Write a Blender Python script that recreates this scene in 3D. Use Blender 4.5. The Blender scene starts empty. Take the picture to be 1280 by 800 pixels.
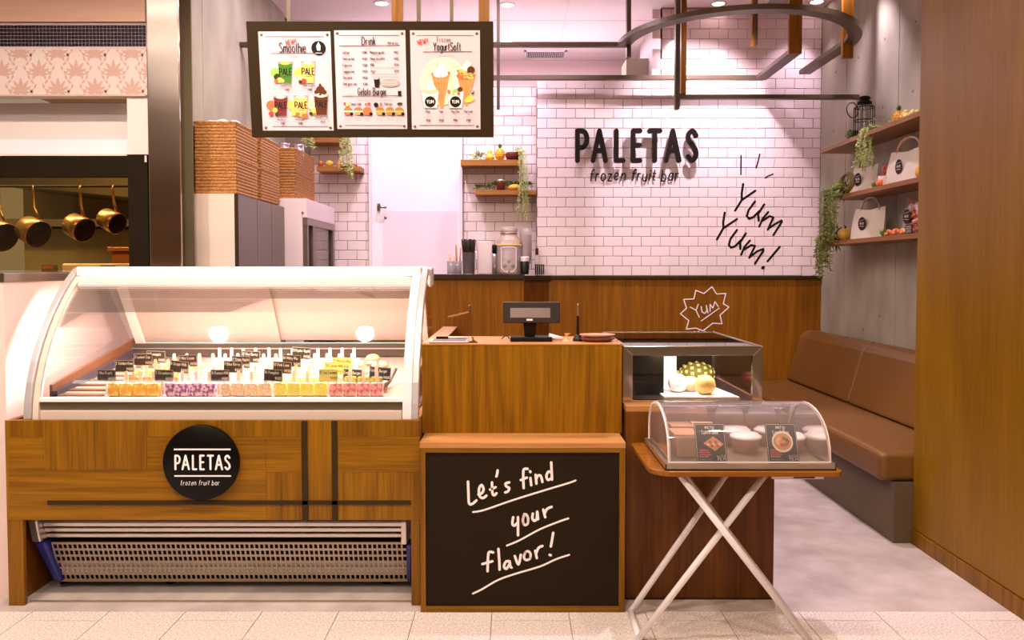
import bpy, bmesh, math, random
from mathutils import Vector, Matrix
random.seed(7)
scn = bpy.context.scene
COL = scn.collection
pi = math.pi

# ------------------------------------------------------------------ camera
TILT = math.radians(2.0)
cam = bpy.data.objects.new('camera', bpy.data.cameras.new('camera'))
COL.objects.link(cam)
cam.location = (0, 0, 1.27)
cam.rotation_euler = (math.radians(90) - TILT, 0, 0)
cam.data.sensor_width = 36.0
cam.data.lens = 28.125
cam.data.shift_y = -27 / 1280
cam.data.clip_start = 0.05
scn.camera = cam

# ------------------------------------------------------------------ world, exposure
scn.view_settings.view_transform = 'Standard'
scn.view_settings.look = 'None'
scn.view_settings.exposure = 0.0
scn.view_settings.gamma = 1.0
scn.view_settings.use_curve_mapping = False
wd = bpy.data.worlds.new('world'); scn.world = wd; wd.use_nodes = True
wd.node_tree.nodes['Background'].inputs[0].default_value = (0.95, 0.72, 0.46, 1)
wd.node_tree.nodes['Background'].inputs[1].default_value = 0.34

def area_light(name, loc, size, power, color, target=None, sy=None):
    d = bpy.data.lights.new(name, 'AREA'); d.energy = power; d.color = color
    d.shape = 'RECTANGLE'; d.size = size; d.size_y = sy or size
    o = bpy.data.objects.new(name, d); COL.objects.link(o); o.location = loc
    if target is not None:
        o.rotation_euler = (Vector(target) - Vector(loc)).to_track_quat('-Z', 'Y').to_euler()
    return o

def spot_light(name, loc, target, power, angle, color, blend=0.6, radius=0.03):
    d = bpy.data.lights.new(name, 'SPOT'); d.energy = power; d.color = color
    d.spot_size = math.radians(angle); d.spot_blend = blend; d.shadow_soft_size = radius
    o = bpy.data.objects.new(name, d); COL.objects.link(o); o.location = loc
    o.rotation_euler = (Vector(target) - Vector(loc)).to_track_quat('-Z', 'Y').to_euler()
    return o

WARM = (1.0, 0.83, 0.66)
PINK = (1.0, 0.83, 0.95)
LILAC = (1.0, 0.82, 1.0)
# concourse downlights in front of the shop
for (x, y, e) in [(-2.2, 1.8, 190), (-1.1, 1.8, 105), (0.1, 1.75, 80), (1.45, 1.7, 80), (-1.9, 0.3, 130), (-0.4, 0.2, 100), (1.2, 0.3, 95), (0.0, -1.8, 50)]:
    spot_light('concourse_downlight', (x, y, 3.55), (x * .95, y + 1.6, 0.2), e, 125, WARM, 0.6, 0.06)
# shop interior general light
area_light('kitchen_ceiling_light', (-0.7, 5.1, 3.25), 1.6, 36, PINK, (-0.7, 5.1, 0), 0.5)
area_light('rear_ceiling_light', (-0.3, 7.1, 3.25), 2.6, 30, PINK, (-0.3, 7.1, 0), 0.4)
area_light('added_ceiling_fill', (-0.2, 7.0, 2.80), 2.8, 15, PINK, (-0.2, 7.0, 4), 0.3)  # upward fill added to brighten the rear ceiling, no real cove there
area_light('added_upward_fill', (0.2, 6.33, 2.80), 2.0, 5, PINK, (0.2, 6.5, 4), 0.08)  # second upward fill added for the ceiling, not a real fitting
# downlights aimed at walls
spot_light('downlight_beam', (1.42, 5.42, 3.24), (1.42, 6.25, 2.25), 165, 78, PINK, 0.8)
spot_light('downlight_beam', (1.56, 6.02, 3.24), (1.60, 6.25, 2.2), 34, 60, LILAC, 0.9)
spot_light('downlight_beam', (0.30, 5.35, 3.24), (0.25, 6.25, 2.1), 40, 70, LILAC, 0.9)
spot_light('downlight_beam', (-0.05, 6.0, 3.24), (-0.1, 6.42, 2.0), 50, 70, LILAC, 0.9)
spot_light('downlight_beam', (-0.70, 5.6, 3.24), (-0.65, 6.42, 1.7), 85, 80, LILAC, 0.9)
spot_light('downlight_beam', (-1.35, 5.9, 3.24), (-1.3, 6.42, 1.9), 26, 80, PINK, 0.9)
spot_light('downlight_beam', (2.28, 6.02, 3.24), (1.95, 6.22, 1.8), 30, 80, LILAC, 0.9, 0.02)
spot_light('downlight_beam', (2.10, 5.25, 3.24), (2.39, 5.3, 2.3), 50, 80, LILAC, 0.8)
spot_light('downlight_beam', (1.75, 4.3, 3.24), (2.2, 4.9, 1.4), 52, 60, PINK, 0.8)
spot_light('downlight_beam', (1.25, 4.2, 3.24), (1.35, 4.0, 0), 200, 46, PINK, 0.5)
spot_light('downlight_beam', (0.9, 3.7, 3.24), (0.78, 2.9, 0.6), 160, 50, PINK, 0.8)
spot_light('downlight_beam', (-1.0, 4.0, 3.24), (-1.5, 4.9, 1.7), 60, 80, WARM, 0.8)
spot_light('downlight_beam', (0.1, 3.9, 3.24), (0.1, 3.25, 0.9), 40, 60, WARM, 0.8)
spot_light('downlight_beam', (-1.1, 2.6, 3.3), (-1.1, 3.42, 1.28), 120, 70, PINK, 0.8)  # spot added to brighten the freezer's top rail
# light over the neighbouring kitchen pass
area_light('kitchen_pass_light', (-2.8, 4.72, 2.3), 1.3, 45, (1.0, 0.82, 0.52), (-2.8, 5.3, 1.3), 0.2)
area_light('kitchen_rear_light', (-3.0, 6.0, 2.3), 1.2, 50, (1.0, 0.86, 0.58), (-3.0, 6.6, 1.3), 0.4)
spot_light('neighbour_downlight', (-2.35, 3.5, 3.4), (-2.3, 4.2, 2.3), 120, 100, PINK, 0.8, 0.05)

# ------------------------------------------------------------------ geometry helpers
def P(px, py, Y):
    """world point at depth Y seen at a pixel of the 1280x800 frame"""
    u = (px - 640) / 1000.0; v = (373 - py) / 1000.0
    yy = math.cos(TILT) + v * math.sin(TILT); zz = v * math.cos(TILT) - math.sin(TILT)
    k = Y / yy
    return Vector((u * k, Y, 1.27 + zz * k))

def X_(px, Y): return P(px, 338, Y).x
def Z_(py, Y): return P(640, py, Y).z

WORLD = {}
class MB:
    def __init__(s): s.v = []; s.f = []; s.m = []; s.s = []
    def add(s, vs, fs, mi=0, sm=False):
        b = len(s.v); s.v += [tuple(v) for v in vs]
        for f in fs:
            s.f.append(tuple(i + b for i in f)); s.m.append(mi); s.s.append(sm)
        return s
    def box(s, x0, x1, y0, y1, z0, z1, mi=0):
        if x0 > x1: x0, x1 = x1, x0
        if y0 > y1: y0, y1 = y1, y0
        if z0 > z1: z0, z1 = z1, z0
        return s.add([(x0,y0,z0),(x1,y0,z0),(x1,y1,z0),(x0,y1,z0),(x0,y0,z1),(x1,y0,z1),(x1,y1,z1),(x0,y1,z1)],
                     [(0,3,2,1),(4,5,6,7),(0,1,5,4),(1,2,6,5),(2,3,7,6),(3,0,4,7)], mi)
    def hexa(s, b4, t4, mi=0, sm=False):
        return s.add(list(b4) + list(t4), [(0,3,2,1),(4,5,6,7),(0,1,5,4),(1,2,6,5),(2,3,7,6),(3,0,4,7)], mi, sm)
    def obox(s, c, size, R=None, mi=0):
        R = R or Matrix(); c = Vector(c); x, y, z = [a / 2 for a in size]
        vs = [c + (R @ Vector(p)) for p in [(-x,-y,-z),(x,-y,-z),(x,y,-z),(-x,y,-z),(-x,-y,z),(x,-y,z),(x,y,z),(-x,y,z)]]
        return s.add(vs, [(0,3,2,1),(4,5,6,7),(0,1,5,4),(1,2,6,5),(2,3,7,6),(3,0,4,7)], mi)
    def tube(s, pts, r, n=8, mi=0, closed=False, caps=True, sx=1.0):
        pts = [Vector(p) for p in pts]; N = len(pts)
        rs = r if isinstance(r, (list, tuple)) else [r] * N
        def tan(i):
            if closed: return (pts[(i + 1) % N] - pts[i - 1]).normalized()
            a = pts[max(i - 1, 0)]; b = pts[min(i + 1, N - 1)]; return (b - a).normalized()
        t = tan(0); up = Vector((0, 0, 1)) if abs(t.z) < 0.9 else Vector((1, 0, 0))
        nn = (up - t * up.dot(t)).normalized(); vs = []; fs = []
        for i in range(N):
            t = tan(i); nn = (nn - t * nn.dot(t))
            nn = nn.normalized() if nn.length > 1e-6 else t.orthogonal().normalized()
            b = t.cross(nn)
            for k in range(n):
                a = 2 * pi * k / n
                vs.append(pts[i] + (nn * math.cos(a) + b * math.sin(a) * sx) * rs[i])
        for i in range(N if closed else N - 1):
            j = (i + 1) % N
            for k in range(n):
                k2 = (k + 1) % n; fs.append((i * n + k, i * n + k2, j * n + k2, j * n + k))
        s.add(vs, fs, mi, True)
        if caps and not closed:
            b = len(s.v) - len(vs)
            s.f.append(tuple(b + k for k in range(n))[::-1]); s.m.append(mi); s.s.append(False)
            s.f.append(tuple(b + (N - 1) * n + k for k in range(n))); s.m.append(mi); s.s.append(False)
        return s
    def lathe(s, prof, c=(0, 0, 0), n=16, mi=0, M=None, cap=True, sm=True, sc=(1, 1)):
        M = M or Matrix(); c = Vector(c); vs = []; fs = []
        for (r, z) in prof:
            for k in range(n):
                a = 2 * pi * k / n
                vs.append(c + (M @ Vector((r * math.cos(a) * sc[0], r * math.sin(a) * sc[1], z))))
        for i in range(len(prof) - 1):
            for k in range(n):
                k2 = (k + 1) % n; fs.append((i * n + k, i * n + k2, (i + 1) * n + k2, (i + 1) * n + k))
        if cap:
            if prof[0][0] > 1e-5: fs.append(tuple(range(n))[::-1])
            if prof[-1][0] > 1e-5: fs.append(tuple((len(prof) - 1) * n + k for k in range(n)))
        return s.add(vs, fs, mi, sm)
    def ball(s, c, r, n=12, mi=0, M=None, rings=7):
        rx = r if isinstance(r, (tuple, list)) else (r, r, r); M = M or Matrix(); c = Vector(c)
        vs = [c + (M @ Vector((0, 0, -rx[2])))]; fs = []
        for i in range(1, rings):
            ph = -pi / 2 + pi * i / rings
            for k in range(n):
                a = 2 * pi * k / n
                vs.append(c + (M @ Vector((rx[0]*math.cos(ph)*math.cos(a), rx[1]*math.cos(ph)*math.sin(a), rx[2]*math.sin(ph)))))
        vs.append(c + (M @ Vector((0, 0, rx[2]))))
        for k in range(n): fs.append((0, 1 + (k + 1) % n, 1 + k))
        for i in range(rings - 2):
            for k in range(n):
                a = 1 + i * n + k; b = 1 + i * n + (k + 1) % n; fs.append((a, b, b + n, a + n))
        L = len(vs) - 1
        for k in range(n): fs.append((L, L - n + k, L - n + (k + 1) % n))
        return s.add(vs, fs, mi, True)
    def prism(s, poly, O, R, U, d, mi=0):
        """polygon in the (R, U) plane at O, pushed by d along R x U"""
        O = Vector(O); R = Vector(R); U = Vector(U); N = R.cross(U).normalized() * d; n = len(poly)
        a = [O + R * p[0] + U * p[1] for p in poly]
        if d == 0: return s.add(a, [tuple(range(n))], mi)
        b = [p + N for p in a]
        fs = [tuple(range(n))[::-1], tuple(range(n, 2 * n))]
        for i in range(n):
            j = (i + 1) % n; fs.append((i, j, n + j, n + i))
        return s.add(a + b, fs, mi)
    def disc(s, c, r, O, R, U, d=0, mi=0, n=20, ry=None):
        return s.prism([(c[0] + r * math.cos(2*pi*k/n), c[1] + (ry or r) * math.sin(2*pi*k/n)) for k in range(n)], O, R, U, d, mi)
    def stroke(s, pts, w, O, R, U, d=0, mi=0, caps=6):
        N = Vector(R).cross(Vector(U)).normalized(); O0_ = Vector(O)
        def nxt():
            s.k = (getattr(s, 'k', 0) + 1) % 24; return O0_ + N * (s.k * 1.2e-5)
        for i in range(len(pts) - 1):
            (x0, y0), (x1, y1) = pts[i], pts[i + 1]
            l = math.hypot(x1 - x0, y1 - y0)
            if l < 1e-7: continue
            nx, ny = -(y1 - y0) / l * w / 2, (x1 - x0) / l * w / 2
            s.prism([(x0 - nx, y0 - ny), (x1 - nx, y1 - ny), (x1 + nx, y1 + ny), (x0 + nx, y0 + ny)], nxt(), R, U, d, mi)
        if caps:
            for (x, y) in pts: s.disc((x, y), w / 2, nxt(), R, U, d, mi, caps)
        return s
    def build(s, name, mat, parent=None, bev=0, origin=None, seg=2, smooth=None):
        xs = [v[0] for v in s.v]; ys = [v[1] for v in s.v]; zs = [v[2] for v in s.v]
        if parent is not None: o = Vector(WORLD[parent.name])
        elif origin is not None: o = Vector(origin)
        else: o = Vector(((min(xs)+max(xs))/2, (min(ys)+max(ys))/2, min(zs)))
        me = bpy.data.meshes.new(name)
        me.from_pydata([(v[0]-o[0], v[1]-o[1], v[2]-o[2]) for v in s.v], [], s.f)
        for m in (mat if isinstance(mat, (list, tuple)) else [mat]): me.materials.append(m)
        me.polygons.foreach_set('material_index', s.m)
        me.polygons.foreach_set('use_smooth', [smooth] * len(s.s) if smooth is not None else s.s)
        me.update()
        ob = bpy.data.objects.new(name, me); COL.objects.link(ob)
        if parent is not None: ob.parent = parent
        else: ob.location = o
        WORLD[ob.name] = tuple(o)
        if bev:
            b = ob.modifiers.new('bevel', 'BEVEL'); b.width = bev; b.segments = seg; b.limit_method = 'ANGLE'
        return ob

def tag(o, label=None, cat=None, group=None, kind=None):
    if label: o['label'] = label
    if cat: o['category'] = cat
    if group: o['group'] = group
    if kind: o['kind'] = kind
    return o
def empty(name, loc, label=None, cat=None, group=None):
    o = bpy.data.objects.new(name, None); COL.objects.link(o); o.location = loc
    o.empty_display_size = 0.05
    WORLD[o.name] = tuple(loc)
    return tag(o, label, cat, group)
def copy_tree(o, parent=None):
    c = o.copy(); COL.objects.link(c)
    if parent is not None: c.parent = parent
    for ch in list(o.children): copy_tree(ch, c)
    return c
def struct(mb, name, mat, bev=0): return tag(mb.build(name, mat, None, bev), kind='structure')
def bx(*a): return MB().box(*a)

# ------------------------------------------------------------------ materials
def srgb(r, g, b):
    f = lambda c: (c/255/12.92) if c/255 <= 0.04045 else ((c/255+0.055)/1.055)**2.4
    return (f(r), f(g), f(b), 1)
def newmat(name):
    m = bpy.data.materials.new(name); m.use_nodes = True
    nt = m.node_tree; return m, nt, nt.nodes['Principled BSDF']
FL = {}
def C(r, g, b, rough=0.55, metal=0, name=None):
    k = (r, g, b, rough, metal)
    dk = max(r, g, b) < 100 and metal == 0
    if k not in FL:
        m, nt, p = newmat(name or 'flat'); p.inputs['Base Color'].default_value = srgb(r, g, b)
        p.inputs['Roughness'].default_value = rough; p.inputs['Metallic'].default_value = metal
        if dk: p.inputs['Specular IOR Level'].default_value = 0.15
        FL[k] = m
    return FL[k]
def nodes(nt, kind, **kw):
    n = nt.nodes.new(kind)
    for k, v in kw.items(): setattr(n, k, v)
    return n
def mapped(nt, scale, rot=(0, 0, 0)):
    tc = nodes(nt, 'ShaderNodeTexCoord'); mp = nodes(nt, 'ShaderNodeMapping')
    mp.inputs['Scale'].default_value = scale; mp.inputs['Rotation'].default_value = rot
    nt.links.new(tc.outputs['Object'], mp.inputs['Vector']); return mp
def ramp(nt, fac, stops):
    r = nodes(nt, 'ShaderNodeValToRGB'); e = r.color_ramp.elements
    while len(e) < len(stops): e.new(0.5)
    for i, (p, c) in enumerate(stops): e[i].position = p; e[i].color = c
    nt.links.new(fac, r.inputs[0]); return r
def noise(nt, vec, scale, detail=4, rough=0.5, dist=0):
    n = nodes(nt, 'ShaderNodeTexNoise'); n.inputs['Scale'].default_value = scale
    n.inputs['Detail'].default_value = detail; n.inputs['Roughness'].default_value = rough
    n.inputs['Distortion'].default_value = dist
    nt.links.new(vec, n.inputs['Vector']); return n
def bump(nt, p, h, strength, dist=0.002):
    b = nodes(nt, 'ShaderNodeBump'); b.inputs['Strength'].default_value = strength
    b.inputs['Distance'].default_value = dist
    nt.links.new(h, b.inputs['Height']); nt.links.new(b.outputs[0], p.inputs['Normal']); return b
def wood(name, dark, light, axis='z', rough=0.38, big=1.0, off=0.0):
    m, nt, p = newmat(name)
    a = 0.10
    sc = {'z': (1, 1, a), 'x': (a, 1, 1), 'y': (1, a, 1)}[axis]
    mp = mapped(nt, tuple(s * big for s in sc)); mp.inputs['Location'].default_value = (off, off * .7, off * .3)
    n1 = noise(nt, mp.outputs[0], 2.6, 3, 0.5, 0.3)
    mul = nodes(nt, 'ShaderNodeMath', operation='MULTIPLY'); mul.inputs[1].default_value = 70
    nt.links.new(n1.outputs[0], mul.inputs[0])
    sn = nodes(nt, 'ShaderNodeMath', operation='SINE'); nt.links.new(mul.outputs[0], sn.inputs[0])
    mp2 = mapped(nt, tuple((s if s == 1 else 0.03) for s in sc))
    n2 = noise(nt, mp2.outputs[0], 110, 3, 0.6)
    ad = nodes(nt, 'ShaderNodeMath', operation='MULTIPLY_ADD')
    nt.links.new(sn.outputs[0], ad.inputs[0]); ad.inputs[1].default_value = 0.10; nt.links.new(n2.outputs[0], ad.inputs[2])
    r = ramp(nt, ad.outputs[0], [(0.28, dark), (0.72, light)])
    nt.links.new(r.outputs[0], p.inputs['Base Color']); p.inputs['Roughness'].default_value = rough
    p.inputs['Specular IOR Level'].default_value = 0.25
    bump(nt, p, n2.outputs[0], 0.15, 0.001)
    return m
def noisy(name, c0, c1, scale, rough=0.6, bmp=0.0, detail=4, sc=(1, 1, 1), metal=0, bd=0.002):
    m, nt, p = newmat(name); mp = mapped(nt, sc)
    n = noise(nt, mp.outputs[0], scale, detail)
    r = ramp(nt, n.outputs[0], [(0.3, c0), (0.7, c1)])
    nt.links.new(r.outputs[0], p.inputs['Base Color']); p.inputs['Roughness'].default_value = rough
    p.inputs['Metallic'].default_value = metal
    if bmp: bump(nt, p, n.outputs[0], bmp, bd)
    return m
def glassmat(name, tint=(1, 1, 1), refl=1.0, rough=0.02, haze=0):
    m, nt, p = newmat(name); out = nt.nodes['Material Output']; nt.nodes.remove(p)
    tr = nodes(nt, 'ShaderNodeBsdfTransparent'); tr.inputs[0].default_value = (*tint, 1)
    gl = nodes(nt, 'ShaderNodeBsdfGlossy'); gl.inputs['Roughness'].default_value = rough
    lw = nodes(nt, 'ShaderNodeFresnel'); lw.inputs['IOR'].default_value = 1.45
    mu = nodes(nt, 'ShaderNodeMath', operation='MULTIPLY'); mu.inputs[1].default_value = refl
    nt.links.new(lw.outputs[0], mu.inputs[0])
    mx = nodes(nt, 'ShaderNodeMixShader'); nt.links.new(mu.outputs[0], mx.inputs[0])
    nt.links.new(tr.outputs[0], mx.inputs[1]); nt.links.new(gl.outputs[0], mx.inputs[2])
    if haze:
        df = nodes(nt, 'ShaderNodeBsdfDiffuse'); df.inputs[0].default_value = (.95, .85, .85, 1); m2 = nodes(nt, 'ShaderNodeMixShader'); m2.inputs[0].default_value = haze
        nt.links.new(mx.outputs[0], m2.inputs[1]); nt.links.new(df.outputs[0], m2.inputs[2]); mx = m2
    nt.links.new(mx.outputs[0], out.inputs[0]); return m
def emit(name, col, st):
    m, nt, p = newmat(name); p.inputs['Base Color'].default_value = (*col, 1)
    p.inputs['Emission Color'].default_value = (*col, 1); p.inputs['Emission Strength'].default_value = st
    return m

OAK_D, OAK_L = (0.16, 0.064, 0.0015, 1), (0.31, 0.132, 0.003, 1)
M_oak = wood('oak_veneer', OAK_D, OAK_L, 'z')
M_oakx = wood('oak_veneer_cross', OAK_D, OAK_L, 'x', off=3.1)
M_oak2 = wood('oak_veneer_b', (0.14, 0.053, 0.0015, 1), (0.27, 0.112, 0.003, 1), 'z', off=1.7)
M_oaky = wood('oak_worktop', (0.40, 0.17, 0.05, 1), (0.55, 0.26, 0.09, 1), 'x')
M_walnut = wood('red_brown_veneer', (0.105, 0.030, 0.003, 1), (0.19, 0.060, 0.006, 1), 'z', off=5)
M_wallwood = wood('fine_grain_panel', (0.175, 0.078, 0.002, 1), (0.24, 0.112, 0.003, 1), 'z', big=0.5)
M_panel = wood('wainscot_oak', (0.17, 0.056, 0.003, 1), (0.28, 0.104, 0.005, 1), 'z', off=2.2)
M_shelf = wood('shelf_oak', (0.19, 0.072, 0.012, 1), (0.32, 0.13, 0.028, 1), 'y')
M_shelfx = wood('shelf_oak_x', (0.24, 0.095, 0.02, 1), (0.38, 0.16, 0.04, 1), 'x')
M_barwood = wood('hanging_bar_wood', (0.20, 0.07, 0.004, 1), (0.34, 0.13, 0.010, 1), 'z')
M_tile = C(236, 216, 216, 0.16, name='glazed_tile')
M_grout = C(140, 118, 100, 0.8, name='grout')
M_white = C(232, 222, 222, 0.45, name='white_paint')
M_ceil = C(226, 206, 206, 0.8, name='ceiling_paint')
M_whitegloss = C(238, 230, 232, 0.25, name='white_enamel')
M_cream = C(226, 205, 190, 0.5, name='cream_panel')
M_dark = C(56, 42, 22, 0.5, name='dark_brown_lacquer')
M_black = C(26, 20, 14, 0.45, name='black_plastic')
M_chalk = C(36, 25, 10, 0.8, name='chalkboard')
M_signblack = C(10, 8, 6, 0.35, name='sign_black')
M_grey = C(92, 86, 82, 0.5, name='grey_laminate')
M_steelbar = C(96, 80, 60, 0.42, 0.25, name='painted_steel_bar')
M_steel = noisy('brushed_steel', (0.50, 0.42, 0.34, 1), (0.66, 0.56, 0.48, 1), 3, 0.16, 0.12, 2, (0.1, 0.1, 1.5), metal=1, bd=0.004)
M_steeld = C(150, 135, 120, 0.3, 1.0, name='stainless_trim')
M_alu = C(215, 205, 200, 0.3, 0.85, name='aluminium')
M_silver = C(205, 198, 200, 0.35, 0.4, name='silver_plastic')
M_blue = C(38, 40, 120, 0.4, name='blue_plastic')
M_conc = noisy('concrete', (0.30, 0.27, 0.20, 1), (0.43, 0.385, 0.30, 1), 5, 0.75, 0.12, 8, (1, 1, 0.5))
M_concd = C(95, 84, 74, 0.9, name='concrete_recess')
M_floor = noisy('shop_floor_stone', (0.43, 0.35, 0.32, 1), (0.62, 0.53, 0.49, 1), 7, 0.45, 0.03, 8)
M_granite = noisy('granite_tile', (0.52, 0.42, 0.38, 1), (0.95, 0.84, 0.80, 1), 130, 0.5, 0.05, 3)
M_joint = C(150, 122, 100, 0.9, name='floor_joint')
M_leather = noisy('tan_leather', (0.145, 0.060, 0.010, 1), (0.175, 0.074, 0.014, 1), 60, 0.42, 0.12, 4)
M_glass = glassmat('clear_glass', (0.97, 0.96, 0.95), 0.8)
M_acryl = glassmat('clear_acrylic', (0.97, 0.94, 0.92), 1.3, 0.05, 0.10)  # pinkish-white haze mixed in to imitate bright reflections
M_acryledge = glassmat('acrylic_edge', (0.93, 0.83, 0.80), 2.2, 0.2)
M_jar = glassmat('jar_glass', (.96, .93, .92), .9, .05, .22)
M_sideglass = glassmat('side_pane', (0.97, 0.95, 0.93), 0.2)
M_kglass = glassmat('tinted_glass', (0.85, 0.76, 0.55), 0.5)
M_letter = C(30, 22, 16, 0.4, name='letter_black')
M_ink = C(40, 32, 28, 0.7, name='ink_black')
M_paper = C(216, 196, 204, 0.6, name='poster_paper')
M_chalkw = C(250, 236, 236, 0.7, name='chalk_white')
M_wick = noisy('wicker', (0.30, 0.11, 0.02, 1), (0.68, 0.32, 0.10, 1), 70, 0.6, 0.2, 3, (1, 1, 2))
M_canvas = noisy('canvas', (0.70, 0.60, 0.50, 1), (0.80, 0.71, 0.62, 1), 200, 0.85, 0.1)
M_leaf = noisy('leaf_green', (0.09, 0.11, 0.012, 1), (0.22, 0.25, 0.035, 1), 20, 0.5)
M_leafl = noisy('leaf_pale', (0.34, 0.42, 0.10, 1), (0.60, 0.66, 0.26, 1), 20, 0.5)
M_leafd = noisy('leaf_dark', (0.04, 0.08, 0.012, 1), (0.12, 0.19, 0.03, 1), 20, 0.5)
M_lamp = emit('lamp_lens', (1.0, 0.93, 0.96), 9.0)
M_clearice = C(250, 240, 240, 0.3, name='clear_tub')

# ------------------------------------------------------------------ single-stroke lettering
G = {
'A':(50,"s0,0 25,100 50,0|s9,33 41,33"),'B':(43,"s0,0 0,100|c0,100 26,98 38,76 25,55 0,53|c0,53 30,50 43,27 28,3 0,0"),
'C':(43,"c43,82 25,100 5,78 2,50 5,22 25,0 43,18"),'D':(46,"s0,0 0,100|c0,100 25,97 44,70 44,30 25,3 0,0"),
'E':(36,"s36,100 0,100 0,0 36,0|s0,52 32,52"),'F':(34,"s34,100 0,100 0,0|s0,52 30,52"),
'G':(46,"c44,82 25,100 5,78 2,50 5,22 25,0 44,15|s44,15 44,45 27,45"),'H':(42,"s0,0 0,100|s42,0 42,100|s0,52 42,52"),
'I':(4,"s2,0 2,100"),'J':(30,"c28,100 28,25 14,0 0,14"),'K':(42,"s0,0 0,100|s40,100 0,42|s14,58 42,0"),
'L':(34,"s0,100 0,0 34,0"),'M':(60,"s0,0 4,100 30,25 56,100 60,0"),'N':(44,"s0,0 0,100 44,0 44,100"),
'O':(50,"c25,100 5,78 2,50 5,22 25,0 45,22 48,50 45,78 25,100"),'P':(40,"s0,0 0,100|c0,100 28,97 39,73 28,47 0,44"),
'R':(42,"s0,0 0,100|c0,100 28,97 39,73 28,47 0,44|s18,45 42,0"),'S':(40,"c38,84 22,100 4,90 3,70 20,54 36,35 38,15 20,0 1,14"),
'T':(40,"s0,100 40,100|s20,0 20,100"),'U':(44,"c0,100 0,30 6,7 22,0 38,7 44,30 44,100"),'V':(44,"s0,100 22,0 44,100"),
'W':(64,"s0,100 14,0 32,80 50,0 64,100"),'X':(42,"s0,0 42,100|s0,100 42,0"),'Y':(44,"s0,100 22,50 44,100|s22,50 22,0"),
'Z':(40,"s0,100 40,100 0,0 40,0"),'Q':(50,"c25,100 5,78 2,50 5,22 25,0 45,22 48,50 45,78 25,100|s30,20 50,0"),
'a':(32,"c31,50 16,64 3,45 3,18 14,0 31,15|s32,62 32,0"),'b':(32,"s0,0 0,100|c0,50 16,64 31,45 31,18 18,0 0,12"),
'c':(30,"c29,52 16,64 2,45 2,18 16,0 29,12"),'d':(32,"s32,0 32,100|c32,50 16,64 2,45 2,18 16,0 32,12"),
'e':(32,"c2,32 30,36 26,58 13,63 2,42 4,12 18,0 30,12"),'f':(24,"c24,94 14,99 9,80 9,60 9,0|s0,62 21,62"),
'g':(32,"c31,50 16,64 3,45 3,18 16,2 31,14|c32,62 32,-12 18,-30 2,-22"),'h':(30,"s0,0 0,100|c0,42 15,64 29,50 30,30 30,0"),
'i':(4,"s2,0 2,62|s2,82 2,87"),'j':(12,"c10,62 10,-15 0,-28|s10,82 10,87"),'k':(30,"s0,0 0,100|s28,62 0,28|s10,38 30,0"),
'l':(4,"s2,0 2,100"),'m':(50,"s0,0 0,62|c0,42 12,64 24,50 25,30 25,0|c25,42 37,64 49,50 50,30 50,0"),
'n':(30,"s0,0 0,62|c0,42 15,64 29,50 30,30 30,0"),'o':(34,"c17,64 3,48 3,16 17,0 31,16 31,48 17,64"),
'p':(32,"s0,62 0,-30|c0,50 16,64 31,45 31,18 18,0 0,12"),'q':(32,"s32,62 32,-30|c32,50 16,64 2,45 2,18 16,0 32,12"),
'r':(20,"s0,0 0,62|c0,40 8,60 20,60"),'s':(25,"c24,54 13,64 3,52 12,34 23,20 14,0 1,8"),
't':(20,"c9,90 9,12 20,2|s0,62 20,62"),'u':(29,"c0,62 0,20 12,0 28,14|s29,62 29,0"),'v':(30,"s0,62 15,0 30,62"),
'w':(46,"s0,62 11,0 23,55 35,0 46,62"),'x':(28,"s0,0 28,62|s0,62 28,0"),'y':(30,"s0,62 16,5|s31,62 10,-30"),
'z':(26,"s0,62 26,62 0,0 26,0"),'0':(40,"c20,100 3,70 3,30 20,0 37,30 37,70 20,100"),'1':(14,"s0,82 12,100 12,0"),
'2':(38,"c2,80 18,100 36,78 22,42 0,0|s0,0 38,0"),'3':(38,"c2,88 20,100 35,76 16,54|c16,54 38,28 20,0 0,12"),
'4':(40,"s28,0 28,100 0,28 40,28"),'5':(38,"s34,100 6,100 3,58|c3,58 22,66 37,34 20,0 0,10"),
'6':(38,"c32,98 10,70 2,30 18,0 36,28 20,55 4,34"),'7':(36,"s0,100 36,100 10,0"),
'8':(38,"c19,100 5,76 19,54 34,76 19,100|c19,54 1,28 19,0 37,28 19,54"),'9':(38,"c34,70 18,48 3,74 18,100 34,80 30,30 12,0"),
'!':(6,"s3,28 3,100|s3,0 3,4"),"'":(4,"s2,80 2,100"),'.':(4,"s2,0 2,3"),'-':(20,"s0,35 20,35"),
'=':(40,"s0,100 20,52 40,100|s20,52 20,0|s4,50 36,50|s4,32 36,32"),'&':(40,"c36,0 8,70 18,98 28,76 3,28 14,0 38,34"),
}
def crom(pts, k=4):
    out = []; n = len(pts)
    for i in range(n - 1):
        p0 = pts[max(i-1, 0)]; p1 = pts[i]; p2 = pts[i+1]; p3 = pts[min(i+2, n-1)]
        if i == 0 and pts[0] == pts[-1]: p0 = pts[-2]
        if i == n - 2 and pts[0] == pts[-1]: p3 = pts[1]
        for j in range(k):
            t = j / k
            out.append(tuple(0.5*((2*p1[a]) + (-p0[a]+p2[a])*t + (2*p0[a]-5*p1[a]+4*p2[a]-p3[a])*t*t + (-p0[a]+3*p1[a]-3*p2[a]+p3[a])*t**3) for a in (0, 1)))
    out.append(pts[-1]); return out
GC = {}
def glyph(ch, k=4):
    if (ch, k) not in GC:
        w, d = G[ch]; L = []
        for st in d.split('|'):
            pts = [tuple(float(q) / 100 for q in a.split(',')) for a in st[1:].split()]
            L.append(crom(pts, k) if st[0] == 'c' else pts)
        GC[(ch, k)] = (w / 100, L)
    return GC[(ch, k)]
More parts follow.
